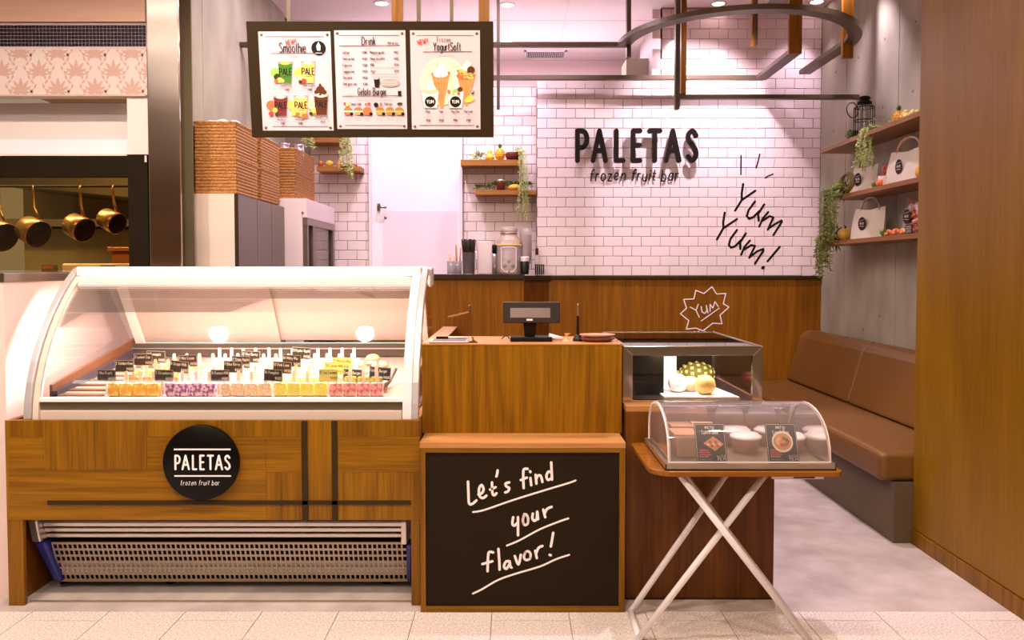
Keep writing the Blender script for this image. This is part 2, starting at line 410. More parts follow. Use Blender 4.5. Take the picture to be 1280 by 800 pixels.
def text_width(s, h, xs=1.0, gap=0.16):
    return sum((0.30 if c == ' ' else glyph(c)[0] + gap) * h * xs for c in s) - gap * h * xs
def text(mb, s, x, y, h, sw, O, R, U, d=0, mi=0, xs=1.0, gap=0.16, align='l', rot=0, jit=0, caps=0, k=4, slant=0):
    """write s with its baseline at (x, y) of the plane (O; R, U)"""
    w = text_width(s, h, xs, gap)
    cx = {'l': 0, 'c': -w / 2, 'r': -w}[align]; ca, sa = math.cos(rot), math.sin(rot)
    for c in s:
        if c == ' ': cx += 0.30 * h * xs; continue
        gw, L = glyph(c, k); jy = random.uniform(-jit, jit) * h; ja = random.uniform(-jit, jit)
        for st in L:
            pts = []
            for (a, b) in st:
                a2 = (a + slant * b + ja * b) * h * xs + cx; b2 = b * h + jy
                pts.append((x + a2 * ca - b2 * sa, y + a2 * sa + b2 * ca))
            mb.stroke(pts, sw, O, R, U, d, mi, caps)
        cx += (gw + gap) * h * xs
    return mb
XA, ZA, YA = Vector((1, 0, 0)), Vector((0, 0, 1)), Vector((0, 1, 0))
# ================================================================== SETTING
CEIL = 3.3
# shop floor and concourse floor
struct(bx(-2.2, 2.8, 2.94, 8.0, -0.06, 0), 'floor', M_floor)
cf = struct(bx(-9.0, 5.0, -3.5, 2.94, -0.06, -0.004), 'floor_concourse', M_joint)
def floor_tile(x0, x1, y0, y1, me={}):
    k = (round(x1 - x0, 3), round(y1 - y0, 3))
    if k not in me:
        w, d = k[0] / 2 - .0015, k[1] / 2 - .0015
        me[k] = MB().box(-w, w, -d, d, -.004, 0)
        q = me[k]; ob = q.build('tile', M_granite, cf); ob.data.transform(Matrix.Translation(Vector(WORLD[cf.name]))); me[k] = ob.data
    else:
        ob = bpy.data.objects.new('tile', me[k]); COL.objects.link(ob); ob.parent = cf
    o = Vector(WORLD[cf.name]); ob.location = Vector(((x0+x1)/2, (y0+y1)/2, 0)) - o
for i in range(-9, 15):
    x0 = -1.215 + .285 * i; ys = [2.94]
    y = 2.94 if i % 2 else 2.86
    if i % 2 == 0: ys.append(2.86)
    while y > 1.2:
        y -= .6; ys.append(y)
    for a, b in zip(ys[1:], ys[:-1]): floor_tile(x0, x0 + .285, a, b)
# wet-look metal threshold under the freezer cabinet
tag(bx(-1.845, -0.385, 3.012, 3.026, 0.0, 0.006).build('threshold_strip', M_alu), kind='structure')

# main tiled wall --------------------------------------------------
TW, TH = 0.1475, 0.0763
YB = 6.25; ZP = 1.228           # wall plane, top of the wainscot
XL, XR = P(671, 300, YB).x, P(1024, 300, YB).x
XM = P(826, 300, YB).x
ZLOW = Z_(104.5, YB)
wb = struct(MB().box(XL, XM, YB + .008, YB + .30, 0, ZLOW).box(XM, XR + .35, YB + .008, YB + 1.0, 0, CEIL), 'wall_back', M_grout)
def tile_wall(wall, x0, x1, z0, z1, Y, xj, mesh_cache, skip=None, cap=300, order=None, holes=None):
    rows = int((z1 - z0) / TH) + 1; cells = []
    for r in range(rows):
        za = z0 + r * TH; zb = min(za + TH, z1)
        if zb - za < .006: continue
        off = xj + (TW / 2 if r % 2 else 0)
        k = math.floor((x0 - off) / TW)
        while off + k * TW < x1:
            a = max(off + k * TW, x0); b = min(off + (k + 1) * TW, x1); k += 1
            for (h0, h1) in (holes or []):
                if a < h1 and b > h0:
                    if a < h0: b = h0
                    elif b > h1: a = h1
                    else: b = a
            if b - a > .008 and not (skip and skip(a, b, za, zb)): cells.append((a, b, za, zb))
    cells.sort(key=lambda c: -(round(c[1] - c[0], 3) * round(c[3] - c[2], 3)) + (order(c) if order else 0))
    o = Vector(WORLD[wall.name]); rest = MB(); g = .0018
    for i, (a, b, za, zb) in enumerate(cells):
        if i < cap:
            key = (round(b - a, 3), round(zb - za, 3))
            if key not in mesh_cache:
                w, h, c, t = (b - a) / 2 - g, (zb - za) / 2 - g, .003, .008
                m = MB(); B = lambda s, y: [(-w+s, y, -h+s), (w-s, y, -h+s), (w-s, y, h-s), (-w+s, y, h-s)]
                vs = B(0, 0) + B(0, -t + c) + B(c, -t)
                fs = [(8, 9, 10, 11)]
                for q in (0, 4):
                    for e in range(4): e2 = (e + 1) % 4; fs.append((q + e, q + e2, q + 4 + e2, q + 4 + e))
                me = bpy.data.meshes.new('tile'); me.from_pydata(vs, [], fs); me.materials.append(M_tile)
                mesh_cache[key] = me
            ob = bpy.data.objects.new('tile', mesh_cache[key]); COL.objects.link(ob); ob.parent = wall
            ob.location = Vector(((a + b) / 2, Y + .008, (za + zb) / 2)) - o
        else:
            rest.box(a + g, b - g, Y, Y + .008, za + g, zb - g)
    if rest.v:
        ob = rest.build('tile_field', M_tile, wall); ob['kind'] = 'stuff'
TC = {}
xj = P(1002.2, 338, YB).x
tile_wall(wb, XL, XR, ZP, CEIL, YB, xj, TC, skip=lambda a, b, za, zb: za > ZLOW - .02 and b < XM + .01, cap=299)
# side return of the high wall and its trim
struct(bx(XM - .012, XM, YB, YB + 1.0, ZLOW, CEIL), 'trim_1', C(196, 180, 182, .5))
struct(bx(-9, 5, -8, 2.4, 3.6, 3.7), 'ceiling_concourse', M_ceil)
M_refl_strip = emit('reflection_strip', (1, .88, .82), 7)  # glowing strips added out of view to put streaks on the steel pillar
for y_, lb_ in ((1.35, 'nearest'), (.3, 'second'), (-1.2, 'third'), (-3.2, 'farthest')):
    tag(MB().box(-4.4, -2.5, y_ - .09, y_ + .09, 3.575, 3.599).build('added_glow_strip', M_refl_strip), lb_ + ' unseen glowing strip added over the concourse for streaks in the steel pillar', 'reflection strip', 'added reflection strips')
struct(bx(-9, 5, -8.1, -8, -.06, 3.6), 'wall_concourse', C(150, 100, 60, .6))
struct(bx(XM, XR, YB - .01, YB + .0, CEIL - .012, CEIL), 'trim_2', C(150, 132, 126, .6))

# recessed tiled wall with the service door -------------------------
YR = 6.42
XRL = P(389, 300, YR).x; XRR = XL + .02
ZR = Z_(107, YR)
wr = struct(MB().box(-2.0, XRR, YR + .008, YR + .12, 0, ZR), 'wall_recess', M_grout)
xa, xb = P(464, 300, YR).x, P(577, 300, YR).x
zt = P(640, 345, YR).z
TC2 = {}
tile_wall(wr, XRL, XRR, zt - .10, ZR, YR, P(595.5, 300, YR).x, TC2, holes=[(xa - .011, xb + .011)], cap=299)
dr = MB().box(xa + .01, xb - .01, YR - .03, YR + .006, 0.02, 2.6)
door = struct(dr, 'door_1', C(238, 226, 238, 0.4, name='door_white'), .003)
MB().box(xa + .10, xb - .03, YR - .034, YR - .0305, 1.10, Z_(264, YR)).build('kick_panel', C(228, 212, 226, .35), door)
fr = MB().box(xa - .01, xa + .01, YR - .04, YR + .01, 0, 2.62).box(xb - .01, xb + .01, YR - .04, YR + .01, 0, 2.62).box(xa - .01, xb + .01, YR - .04, YR + .01, 2.6, 2.63)
fr.build('door_frame', C(230, 212, 222, .4), door)
h = P(473, 259, YR - .05)
MB().box(h.x - .012, h.x + .012, YR - .042, YR - .03, h.z - .03, h.z + .03).tube([(h.x, YR - .04, h.z), (h.x, YR - .08, h.z), (h.x + .07, YR - .085, h.z - .005)], .008).build('door_handle', M_steeld, door)
q = P(482, 272, YR - .03)
MB().lathe([(0, 0), (.012, 0), (.012, .006), (0, .006)], (q.x, YR - .03, q.z), 10, 0, Matrix.Rotation(pi/2, 3, 'X')).build('lock', M_steeld, door)

# far kitchen wall, ceiling ------------------------------------------
struct(bx(-2.4, 2.8, 7.8, 7.9, 0, CEIL), 'wall_kitchen_far', C(226, 196, 196, .8))
cl = struct(bx(-2.4, 2.8, 2.4, 8.0, CEIL, CEIL + .1), 'ceiling', M_ceil)
# raised ceiling boards with recessed joints
for (x0, x1, y0, y1) in [(-2.0, -.62, 5.2, 6.55), (-.61, .42, 5.2, 6.55), (.43, XM, 5.2, 6.55), (-2.0, -.62, 6.56, 7.8), (-.61, .42, 6.56, 7.8), (.43, 1.6, 6.56, 7.8), (XM + .005, 2.45, 5.2, 6.24)]:
    MB().box(x0, x1, y0, y1, CEIL - .006, CEIL).build('ceiling_board', M_ceil, cl, bev=.002)
# high duct box at the back
dx0, dx1 = P(781, 80, 6.9).x, P(818, 80, 6.9).x
tag(MB().box(dx0, XM - .013, 6.8, 7.1, 2.0, Z_(73, 6.8)).build('duct_box', C(150, 135, 118, .6)), 'grey-beige duct box high behind the low tiled wall', 'duct')

# concrete walls ------------------------------------------------------
XCL = -1.80; XCR = XR
wl = struct(bx(XCL - .3, XCL - .012, 4.42, 7.8, 0, CEIL), 'wall_left', M_concd)
for (y0, y1) in [(4.42, 4.70), (4.70, 5.62), (5.62, 6.41)]:
    MB().box(XCL - .012, XCL, y0 + .002, y1 - .002, 0, CEIL).build('concrete_panel', M_conc, wl, bev=.002)
MB().box(XCL - .3, -1.749, 4.405, 4.418, 0, CEIL).build('end_panel', C(112, 100, 76, .9), wl)
wrt = struct(bx(XCR + .012, XCR + .3, 3.68, YB + .3, 0, CEIL), 'wall_right', M_concd)
y1s = [3.68, P(0,0,1).y * XCR * 1000 / (1119 - 640), XCR * 1000 / (1054.5 - 640), YB - .001]
for a, b in zip(y1s[:-1], y1s[1:]):
    MB().box(XCR, XCR + .012, a + .003, b - .003, 0, CEIL).build('concrete_panel', M_conc, wrt, bev=.002)
for (px, py) in [(1139, 27), (1101, 49), (1069, 72), (1041, 90), (1137, 114), (1100, 134), (1069, 150), (1039, 164), (1100, 395), (1080, 412)]:
    Yh = XCR * 1000 / (px - 640); p = P(px, py, Yh)
    M = Matrix.Rotation(-pi/2, 3, 'Y')
    MB().lathe([(.010, 0), (.009, .001), (.004, .0006), (0, .0006)], (XCR, Yh, p.z), 10, 0, M, cap=False).build('tie_hole', C(118, 104, 92, .9), wrt)

# wood-clad wall block at the right ------------------------------------
XW = 1.862
ww = struct(bx(XW + .012, XW + .75, 0.6, 3.668, 0, 3.6), 'wall_wood_right', M_dark)
MB().box(XW, XW + .012, 0.6, 3.68, 0.075, 3.6).build('wood_panel', M_wallwood, ww)
MB().box(XW + .012, XW + .75, 3.668, 3.68, 0, 3.6).build('wood_panel_end', M_wallwood, ww)
struct(bx(XW - .006, XW + .012, 0.6, 3.684, 0, .07), 'baseboard_right', M_oak2, .002)

# wainscot panel under the tiled wall -----------------------------------
x0 = P(686, 400, 6.2).x
wp = struct(bx(x0, XCR, 6.2, 6.249, 0, ZP - .022), 'wall_wainscot', M_panel)
xs = [x0, P(800, 400, 6.2).x, P(912, 400, 6.2).x, XCR - .001]
for a, b in zip(xs[:-1], xs[1:]):
    MB().box(a + .001, b - .001, 6.194, 6.2, 0, ZP - .022).build('wood_panel', M_panel, wp)
struct(bx(x0 - .01, XCR, 6.17, 6.249, ZP - .022, ZP - .001), 'trim_3', M_dark, .002)
# burst drawing on it
mb = MB(); Yd = 6.192
def tr(pts, ox=760, oy=350, s=.3375, Y=Yd): return [(lambda p: (p.x, p.z))(P(ox + a * s, oy + b * s, Y)) for a, b in pts]
O0 = Vector((0, Yd, 0))
mb.stroke(tr([(352,188),(325,178),(290,182),(299,150),(268,125),(291,104),(280,72),(318,70),(325,38),(355,50),(385,25),(402,52),(436,50),(427,88),(448,100),(415,130),(422,162),(388,160),(352,188)]), .008, O0, XA, ZA, .0015, 0)
mb.stroke(tr([(320,190),(327,198),(338,188)]), .006, O0, XA, ZA, .0015, 0)
mb.stroke(tr([(358,190),(380,212),(392,190)]), .007, O0, XA, ZA, .0015, 0)
mb.stroke(tr([(345,152),(412,104)]), .007, O0, XA, ZA, .0015, 0)
for st in ([(304,100),(326,112),(334,90)], [(326,112),(338,138)], [(345,98),(348,118),(358,124),(366,114),(364,94)], [(364,94),(370,122)], [(378,116),(378,90),(388,104),(396,80),(408,98)]):
    mb.stroke(tr(st), .008, O0, XA, ZA, .0015, 0)
mb.build('burst_lettering', M_chalkw, wp)

# ------------------------------------------------------------------ lettering on tiled wall
sign = empty('wall_sign', (P(796, 200, YB).x, YB, Z_(228, YB)), 'raised black capital lettering with a thin script line on white tiles', 'sign')
Yf = YB - .080
for ch, a, b in [('P', 719, 737), ('A', 738.5, 760), ('L', 767.5, 782), ('E', 788.5, 803), ('T', 809, 828), ('A', 830, 852), ('S', 857, 873.5)]:
    mb = MB(); w = .036
    xa_, xb_ = P(a, 200, Yf).x + w/2, P(b, 200, Yf).x - w/2
    zb_, zt_ = Z_(203.5, Yf) + w/2, Z_(160.5, Yf) - w/2
    gw, L = glyph(ch, 6)
    for st in L:
        mb.stroke([(xa_ + (xb_ - xa_) * p[0] / gw, zb_ + (zt_ - zb_) * p[1]) for p in st], w, (0, Yf, 0), XA, ZA, -.03, 0, 12)
    mb.box((xa_+xb_)/2 - .003 if ch in 'T' else xa_ - .003 + (.02 if ch == 'A' else 0), ((xa_+xb_)/2 if ch in 'T' else xa_ + (.02 if ch == 'A' else 0)) + .003, Yf + .028, YB, zb_ + .02, zb_ + .026)
    mb.build('letter', M_letter, sign)
Ys = YB - .018; sx_ = P(737, 226, Ys).x
for ch in 'frozen fruit bar':
    if ch == ' ': sx_ += .30 * .088 * 1.12; continue
    m_ = MB(); text(m_, ch, sx_, Z_(225.5, Ys) + random.uniform(-.004, .004), .088, .0095, (0, Ys, 0), XA, ZA, -.006, 0, xs=1.12, gap=.22, jit=.05, caps=6, slant=.12)
    m_.box(sx_ + .006, sx_ + .009, Ys + .004, YB, Z_(225.5, Ys) + .03, Z_(225.5, Ys) + .033)
    m_.build('script_letter', M_letter, sign); sx_ += (glyph(ch)[0] + .22) * .088 * 1.12
Ys = YB - .0005
yum = empty('wall_lettering', (P(935, 270, YB).x, YB, Z_(335, YB)), 'black handwritten double exclamation lettering on the white tiles at right', 'lettering')
t2 = lambda pts: tr(pts, 880, 180, .21246, Ys)
YS_ = [([(218,68),(217,180)], .011), ([(328,60),(318,105),(306,142)], .011), ([(360,200),(378,188),(406,177)], .011),
    ([(230,236),(222,290),(222,330)], .018), ([(302,275),(222,330),(183,392)], .018),
    ([(300,338),(262,390),(252,425),(265,440),(290,430),(325,395)], .018), ([(354,356),(318,412),(322,452)], .018),
    ([(378,400),(345,440),(325,486)], .017), ([(345,452),(385,425),(408,432),(375,505)], .017), ([(378,498),(420,470),(456,450),(458,458),(408,536)], .017),
    ([(122,404),(113,460),(114,495)], .018), ([(194,442),(114,495),(76,562)], .018),
    ([(194,506),(155,560),(146,595),(160,610),(185,600),(218,565)], .018), ([(246,526),(212,580),(214,618)], .018),
    ([(270,568),(238,605),(218,652)], .017), ([(238,620),(278,595),(300,600),(266,670)], .017), ([(270,665),(312,632),(348,618),(350,626),(300,704)], .017),
    ([(446,605),(412,645),(374,690)], .018), ([(344,730),(350,726)], .024)]
for grp, nm in (((0,), 'accent_mark'), ((1,), 'accent_mark'), ((2,), 'accent_mark'), ((3, 4), 'letter'), ((5, 6), 'letter'), ((7, 8, 9), 'letter'), ((10, 11), 'letter'), ((12, 13), 'letter'), ((14, 15, 16), 'letter'), ((17, 18), 'exclamation_mark')):
    m_ = MB()
    for g_ in grp: m_.stroke(t2(YS_[g_][0]), YS_[g_][1], (0, Ys, 0), XA, ZA, .0008, 0, 8)
    m_.build(nm, M_letter, yum)

# ------------------------------------------------------------------ ceiling fittings
def downlight(x, y, lab):
    t = empty('downlight', (x, y, CEIL - .006), lab, 'downlight', 'recessed ceiling downlights')
    MB().lathe([(.062, .0), (.062, -.004), (.048, -.006), (.045, .004)], (x, y, CEIL - .006), 20, cap=False).build('rim', M_whitegloss, t)
    MB().lathe([(0, .001), (.045, .001)], (x, y, CEIL - .007), 20, cap=False).build('lamp_lens', M_lamp, t)
def ceil_at(px, py): 
    k = (CEIL - 1.27) / (P(px, py, 1).z - 1.27); return P(px, py, 1).x * k, k
for px, py, lab in [(477, 3, 'white ceiling downlight above the left end of the menu board'), (634.5, 5, 'white ceiling downlight just right of the menu board, nearer one'),
                    (633, 50.5, 'white ceiling downlight just right of the menu board, farther one'), (898, 3.5, 'white ceiling downlight above the tall tiled wall'),
                    (1021, 1, 'white ceiling downlight in the corner by the concrete wall')]:
    x, y = ceil_at(px, py); downlight(x, y, lab)
x, y = ceil_at(733, 54)
tag(MB().lathe([(.02, 0), (.02, -.008), (.012, -.03), (0, -.035)], (x, y, CEIL - .006), 10).build('sprinkler_head', M_silver), 'small sprinkler head on the kitchen ceiling', 'sprinkler')
def vent(px0, px1, py0, py1, lab, nsl, M_s):
    (xa, ya), (xb, yb) = ceil_at(px0, py1), ceil_at(px1, py0)
    xb = xa + (px1 - px0) / 1000 * (ya + yb) / 2; 
    if ya - yb < 0: ya, yb = yb, ya
    t = empty('ceiling_vent', ((xa+xb)/2, (ya+yb)/2, CEIL - .006), lab, 'vent')
    m = MB(); z0, z1 = CEIL - .016, CEIL - .006; e = .02
    m.box(xa, xb, yb, yb + e, z0, z1).box(xa, xb, ya - e, ya, z0, z1).box(xa, xa + e, yb, ya, z0, z1).box(xb - e, xb, yb, ya, z0, z1)
    m.build('frame', M_whitegloss, t)
    MB().box(xa + e, xb - e, yb + e, ya - e, CEIL - .0065, CEIL - .0061).build('backing', C(90, 78, 74), t)
    for i in range(nsl):
        cx = xa + e + (xb - xa - 2*e) * (i + .5) / nsl
        MB().obox((cx, (ya+yb)/2, CEIL - .012), (.010, ya - yb - 2*e, .002), Matrix.Rotation(.6, 3, 'Y')).build('slat', M_s, t)
vent(655, 707, 62, 72, 'long slatted air vent in the kitchen ceiling', 20, M_silver)
vent(800, 840, 58, 72, 'square air vent beside the grey duct box', 9, M_silver)
vent(948, 986, -6, 9, 'slatted air vent above the tall tiled wall', 11, M_silver)

# ------------------------------------------------------------------ hanging steel rails
hang = []
def bar(mb, a, b, w=.045, t=.028):
    """flat horizontal bar from a to b, w wide, t tall"""
    a = Vector(a); b = Vector(b); d = (b - a).normalized(); sd = Vector((-d.y, d.x, 0)) * w / 2; up = Vector((0, 0, t / 2))
    mb.hexa([a - sd - up, a + sd - up, b + sd - up, b - sd - up], [a - sd + up, a + sd + up, b + sd + up, b - sd + up])
root = empty('hanging_rail', (1.3, 5.46, 2.79), 'curved brown steel rail hanging in an arc below the ceiling', 'rail')
zr = 2.765
mb = MB(); bar(mb, (XCL, 5.36, zr), (.76, 5.36, zr)); mb.build('straight_bar', M_steelbar, root, bev=.002)
mb = MB(); cx, cy, R0 = 1.475, 5.36, .735; n = 44; wv = .085; hh = .03
vs = []; fs = []
for i in range(n + 1):
    a = pi + pi * i / n + .0
    for (r, z) in ((R0 - wv/2, zr - hh/2), (R0 + wv/2, zr - hh/2), (R0 + wv/2, zr + hh/2), (R0 - wv/2, zr + hh/2)):
        vs.append((cx + r * math.cos(a), cy + r * math.sin(a), z))
for i in range(n):
    for k in range(4):
        k2 = (k + 1) % 4; fs.append((i*4+k, (i+1)*4+k, (i+1)*4+k2, i*4+k2))
fs += [(0, 1, 2, 3), (n*4+3, n*4+2, n*4+1, n*4)]
mb.add(vs, fs).build('arc_bar', M_steelbar, root, smooth=False)
mb = MB(); bar(mb, (cx + R0, cy - .002, zr), (cx + R0, 6.10, zr), wv, hh); mb.build('return_bar', M_steelbar, root, bev=.002)
def vbar(px, py, Y, w, d, mat, parent, name, px2=None):
    x = X_(px, Y); z = Z_(py, Y); return MB().box(x - w/2, x + w/2, Y - d/2, Y + d/2, z, CEIL - .0062).build(name, mat, parent, bev=.001)
vbar(784, 73, 5.34, .028, .06, M_steelbar, root, 'hanger')
vbar(1055, 73, 5.28, .070, .028, M_barwood, root, 'wood_hanger')
r2 = empty('hanging_rail', (1.0, 6.0, 2.7), 'straight steel rail that turns toward the viewer and up into a wood bar', 'rail')
zb2 = 1.27 + 1.45; 
mb = MB(); bar(mb, (X_(612, 6.08), 6.08, zb2), (1.90, 6.08, zb2), .05, .032); mb.build('straight_bar', M_steelbar, r2, bev=.002)
xj2 = 1.875; yj = 5.36
mb = MB(); bar(mb, (xj2, 6.09, zb2), (xj2, yj, zb2), .085, .03); mb.build('return_bar', M_steelbar, r2, bev=.002)
MB().box(xj2 - .043, xj2 + .043, yj - .015, yj + .015, zb2 - .015, CEIL - .0062).build('wood_hanger', M_barwood, r2, bev=.001)
r3 = empty('hanging_rail', (1.9, 5.56, 2.47), 'lowest straight steel rail running to the wire lantern', 'rail')
zc = Z_(121.5, 5.58)
mb = MB(); bar(mb, (X_(846, 5.58), 5.58, zc), (XCR - .001, 5.58, zc), .045, .03); mb.build('straight_bar', M_steelbar, r3, bev=.002)
vbar(844.5, 137, 5.5, .030, .05, M_steelbar, r3, 'hanger')
vbar(851, 119, 5.60, .036, .10, M_barwood, r3, 'wood_hanger')
r4 = empty('hanging_bar', (X_(939, 5.9), 5.9, Z_(58, 5.9)), 'short wood-faced steel bar hanging above the tall tiled wall', 'bar')
vbar(941.5, 58, 5.86, .022, .03, M_steelbar, r4, 'steel_bar'); vbar(938, 58, 5.88, .02, .04, M_barwood, r4, 'wood_bar')
r5 = empty('hanging_bar', (X_(623, 5.7), 5.7, Z_(137, 5.7)), 'thin steel bar hanging just right of the menu board', 'bar')
x = X_(623, 5.7); MB().box(x - .011, x + .011, 5.69, 5.71, Z_(137, 5.7), CEIL - .0062).build('steel_bar', M_steelbar, r5)

# neighbouring shopfront -------------------------------------------------
YN = 4.25
nx0 = X_(-60, YN); nx1 = X_(187.5, YN)
nb = struct(bx(nx0, nx1, YN + .02, YN + .08, Z_(119, YN), 3.6), 'wall_neighbour', C(120, 90, 70, .8))
def nz(py): return Z_(py, YN)
MB().box(nx0, nx1, YN - .01, YN + .02, nz(27.5), 3.6).build('metal_fascia', noisy('rose_metal', (0.78, 0.48, 0.36, 1), (0.86, 0.55, 0.43, 1), 20, .4, .03, 4, (.1, 1, 3), metal=.25), nb)
mb = MB(); rows = 6; ph = (nz(31) - nz(58)) / rows
k = 0; x = nx0
MB().box(nx0, nx1, YN + .006, YN + .02, nz(60.5), nz(28)).build('mosaic_grout', C(214, 196, 200, .7), nb)
while x < nx1 - .01:
    for r in range(rows):
        mb.box(x + .0022, min(x + ph, nx1) - .0022, YN, YN + .006, nz(58) + r * ph + .0022, nz(58) + (r + 1) * ph - .0022, random.choice((0, 0, 1)))
    x += ph
o = mb.build('mosaic_tiles', [C(34, 20, 26, .2), C(44, 28, 52, .2)], nb); o['kind'] = 'stuff'
M_dam, nt, pr = newmat('damask_ground'); pr.inputs['Base Color'].default_value = srgb(222, 202, 200); pr.inputs['Roughness'].default_value = .35
MB().box(nx0, nx1, YN, YN + .02, nz(120), nz(61)).build('damask_panel', M_dam, nb)
# damask print: fans of leaves framed by ogee bands
mb = MB(); cw = 46 / 1000 * YN; zlo, zhi = nz(119), nz(62); kq = 0
def leafp(cx, cz, ang, L, W, bend=0):
    global kq
    pts = [(t / 8 * L, math.sin(pi * t / 8) * W + bend * (t / 8) ** 2) for t in range(9)] + [(t / 8 * L, -math.sin(pi * t / 8) * W + bend * (t / 8) ** 2) for t in range(7, 0, -1)]
    ca, sa = math.cos(ang), math.sin(ang); q = [(cx + a * ca - b * sa, cz + a * sa + b * ca) for a, b in pts]
    q = [(min(max(x, nx0), nx1), min(max(z, zlo), zhi)) for x, z in q]; kq += 1
    if max(z for x, z in q) - min(z for x, z in q) > .004: mb.prism(q, (0, YN - .0004 - .00002 * (kq % 20), 0), XA, ZA, 0)
x = X_(31, YN) - 4 * cw / 2 - cw * 2; i = 0
while x < nx1 + .05:
    for zb_ in ([zlo - .02, zlo + .17] if i % 2 == 0 else [zlo - .115, zlo + .075]):
        for a, L, W, bd in [(90, .085, .011, 0), (68, .078, .010, -.012), (112, .078, .010, .012), (45, .066, .009, -.016), (135, .066, .009, .016), (20, .050, .008, -.014), (160, .050, .008, .014), (-12, .036, .006, .01), (192, .036, .006, -.01)]:
            leafp(x, zb_ + .03, math.radians(a), L, W, bd)
        for sg in (-1, 1):
            for q_ in range(6):
                leafp(x + sg * (.040 + .030 * math.sin((q_ + .5) / 6 * pi)), zb_ + .005 + q_ * .024, math.radians(90 + sg * (28 if q_ % 2 else -30)), .030, .006, sg * .004)
    x += cw / 2; i += 1
mb.build('damask_print', C(202, 164, 154, .4), nb)['kind'] = 'stuff'
MB().box(nx0, nx1, YN - .02, YN + .05, nz(121), nz(119)).build('trim_rail', C(205, 180, 170, .4), nb)
# white pelmet recess
mb = MB().box(nx0, X_(162, YN), YN + .16, YN + .18, nz(192), nz(121)).box(X_(162, YN), nx1, YN, YN + .18, nz(193), nz(121)).box(nx0, X_(162, YN), YN - .01, YN + .16, nz(195), nz(192))
mb.build('pelmet', M_white, nb)
MB().box(nx0, X_(157, YN), YN + .05, YN + .10, nz(190), nz(172)).build('pelmet_strip', C(250, 236, 248, .4), nb)
# kitchen window
kw = struct(MB().box(nx0, nx1, YN - .01, YN + .05, nz(221), nz(195.5)).box(X_(163, YN), nx1, YN - .012, YN + .05, 1.27, nz(193.5)), 'window_1', C(30, 20, 6, .7))
MB().box(nx0, X_(163.5, YN), YN + .02, YN + .026, 1.27, nz(221)).build('window_glass', M_kglass, kw)
px = X_(186, YN); MB().box(px - .006, px + .004, YN - .016, YN - .0125, nz(203), nz(195)).build('small_sticker', C(235, 205, 205), kw)
# white side wall beneath, stainless sill
sw = struct(bx(-3.4, -1.945, 3.06, YN + .3, 0, 1.225), 'wall_neighbour_counter', C(238, 214, 206, .55))
tag(MB().box(-3.4, -1.94, 3.055, YN + .3, 1.225, 1.262).build('counter_cap', M_steeld, bev=.003), kind='structure')
struct(bx(-1.945, XCL - .02, YN + .03, YN + .1, 0, 1.262), 'wall_neighbour_base', C(238, 214, 206, .55))
struct(bx(nx0, nx1, 4.6, 6.9, 2.35, 2.4), 'ceiling_neighbour', C(110, 84, 50))
struct(bx(-4.2, -2.1, 6.9, 7.0, 0, 2.4), 'wall_neighbour_kitchen', noisy('mottled_tile', (.34, .26, .12, 1), (.45, .36, .19, 1), 3, .4))  # mottled yellow-brown tone over the wall
struct(bx(-2.12, -2.1, 4.45, 6.9, 0, 2.4), 'wall_neighbour_side', C(120, 66, 24, .5))
# shelf, copper hood and worktop inside
MB2 = MB().box(-4.1, -2.13, 6.5, 6.88, 1.60, 1.63).box(-4.1, -2.13, 6.5, 6.52, 1.60, 1.69)
tag(MB2.build('kitchen_shelf', M_steel, bev=.004), 'long stainless wall shelf in the neighbouring kitchen', 'shelf')
mb = MB().hexa([(-4.1, 6.3, 1.95), (-2.14, 5.0, 1.70), (-2.14, 6.88, 1.70), (-4.1, 6.88, 1.95)], [(-4.1, 6.3, 2.34), (-2.14, 5.0, 2.34), (-2.14, 6.88, 2.34), (-4.1, 6.88, 2.34)])
tag(mb.build('extractor_hood', C(88, 74, 56, .35, .5), bev=.004), 'dark slanting extractor hood in the neighbouring kitchen', 'hood')
tag(MB().box(-4.1, -2.95, 4.7, 5.3, 0, 1.18).build('kitchen_worktop', C(120, 96, 60, .4), bev=.004), 'low steel worktop behind the neighbouring window', 'worktop')
tag(MB().box(-2.75, -2.15, 5.5, 6.4, 0, 1.40).box(-2.77, -2.14, 5.48, 6.42, 1.40, 1.43).box(-2.45, -2.43, 5.47, 5.5, 1.2, 1.43).build('copper_range', C(150, 84, 34, .35, .6), bev=.004), 'copper-coloured range block in the neighbouring kitchen', 'range')
tag(MB().box(-2.60, -2.14, 4.62, 4.98, 1.24, 1.31).build('white_cloth_stack', C(235, 222, 205, .8), bev=.01), 'folded white cloths behind the neighbouring window corner', 'cloth')
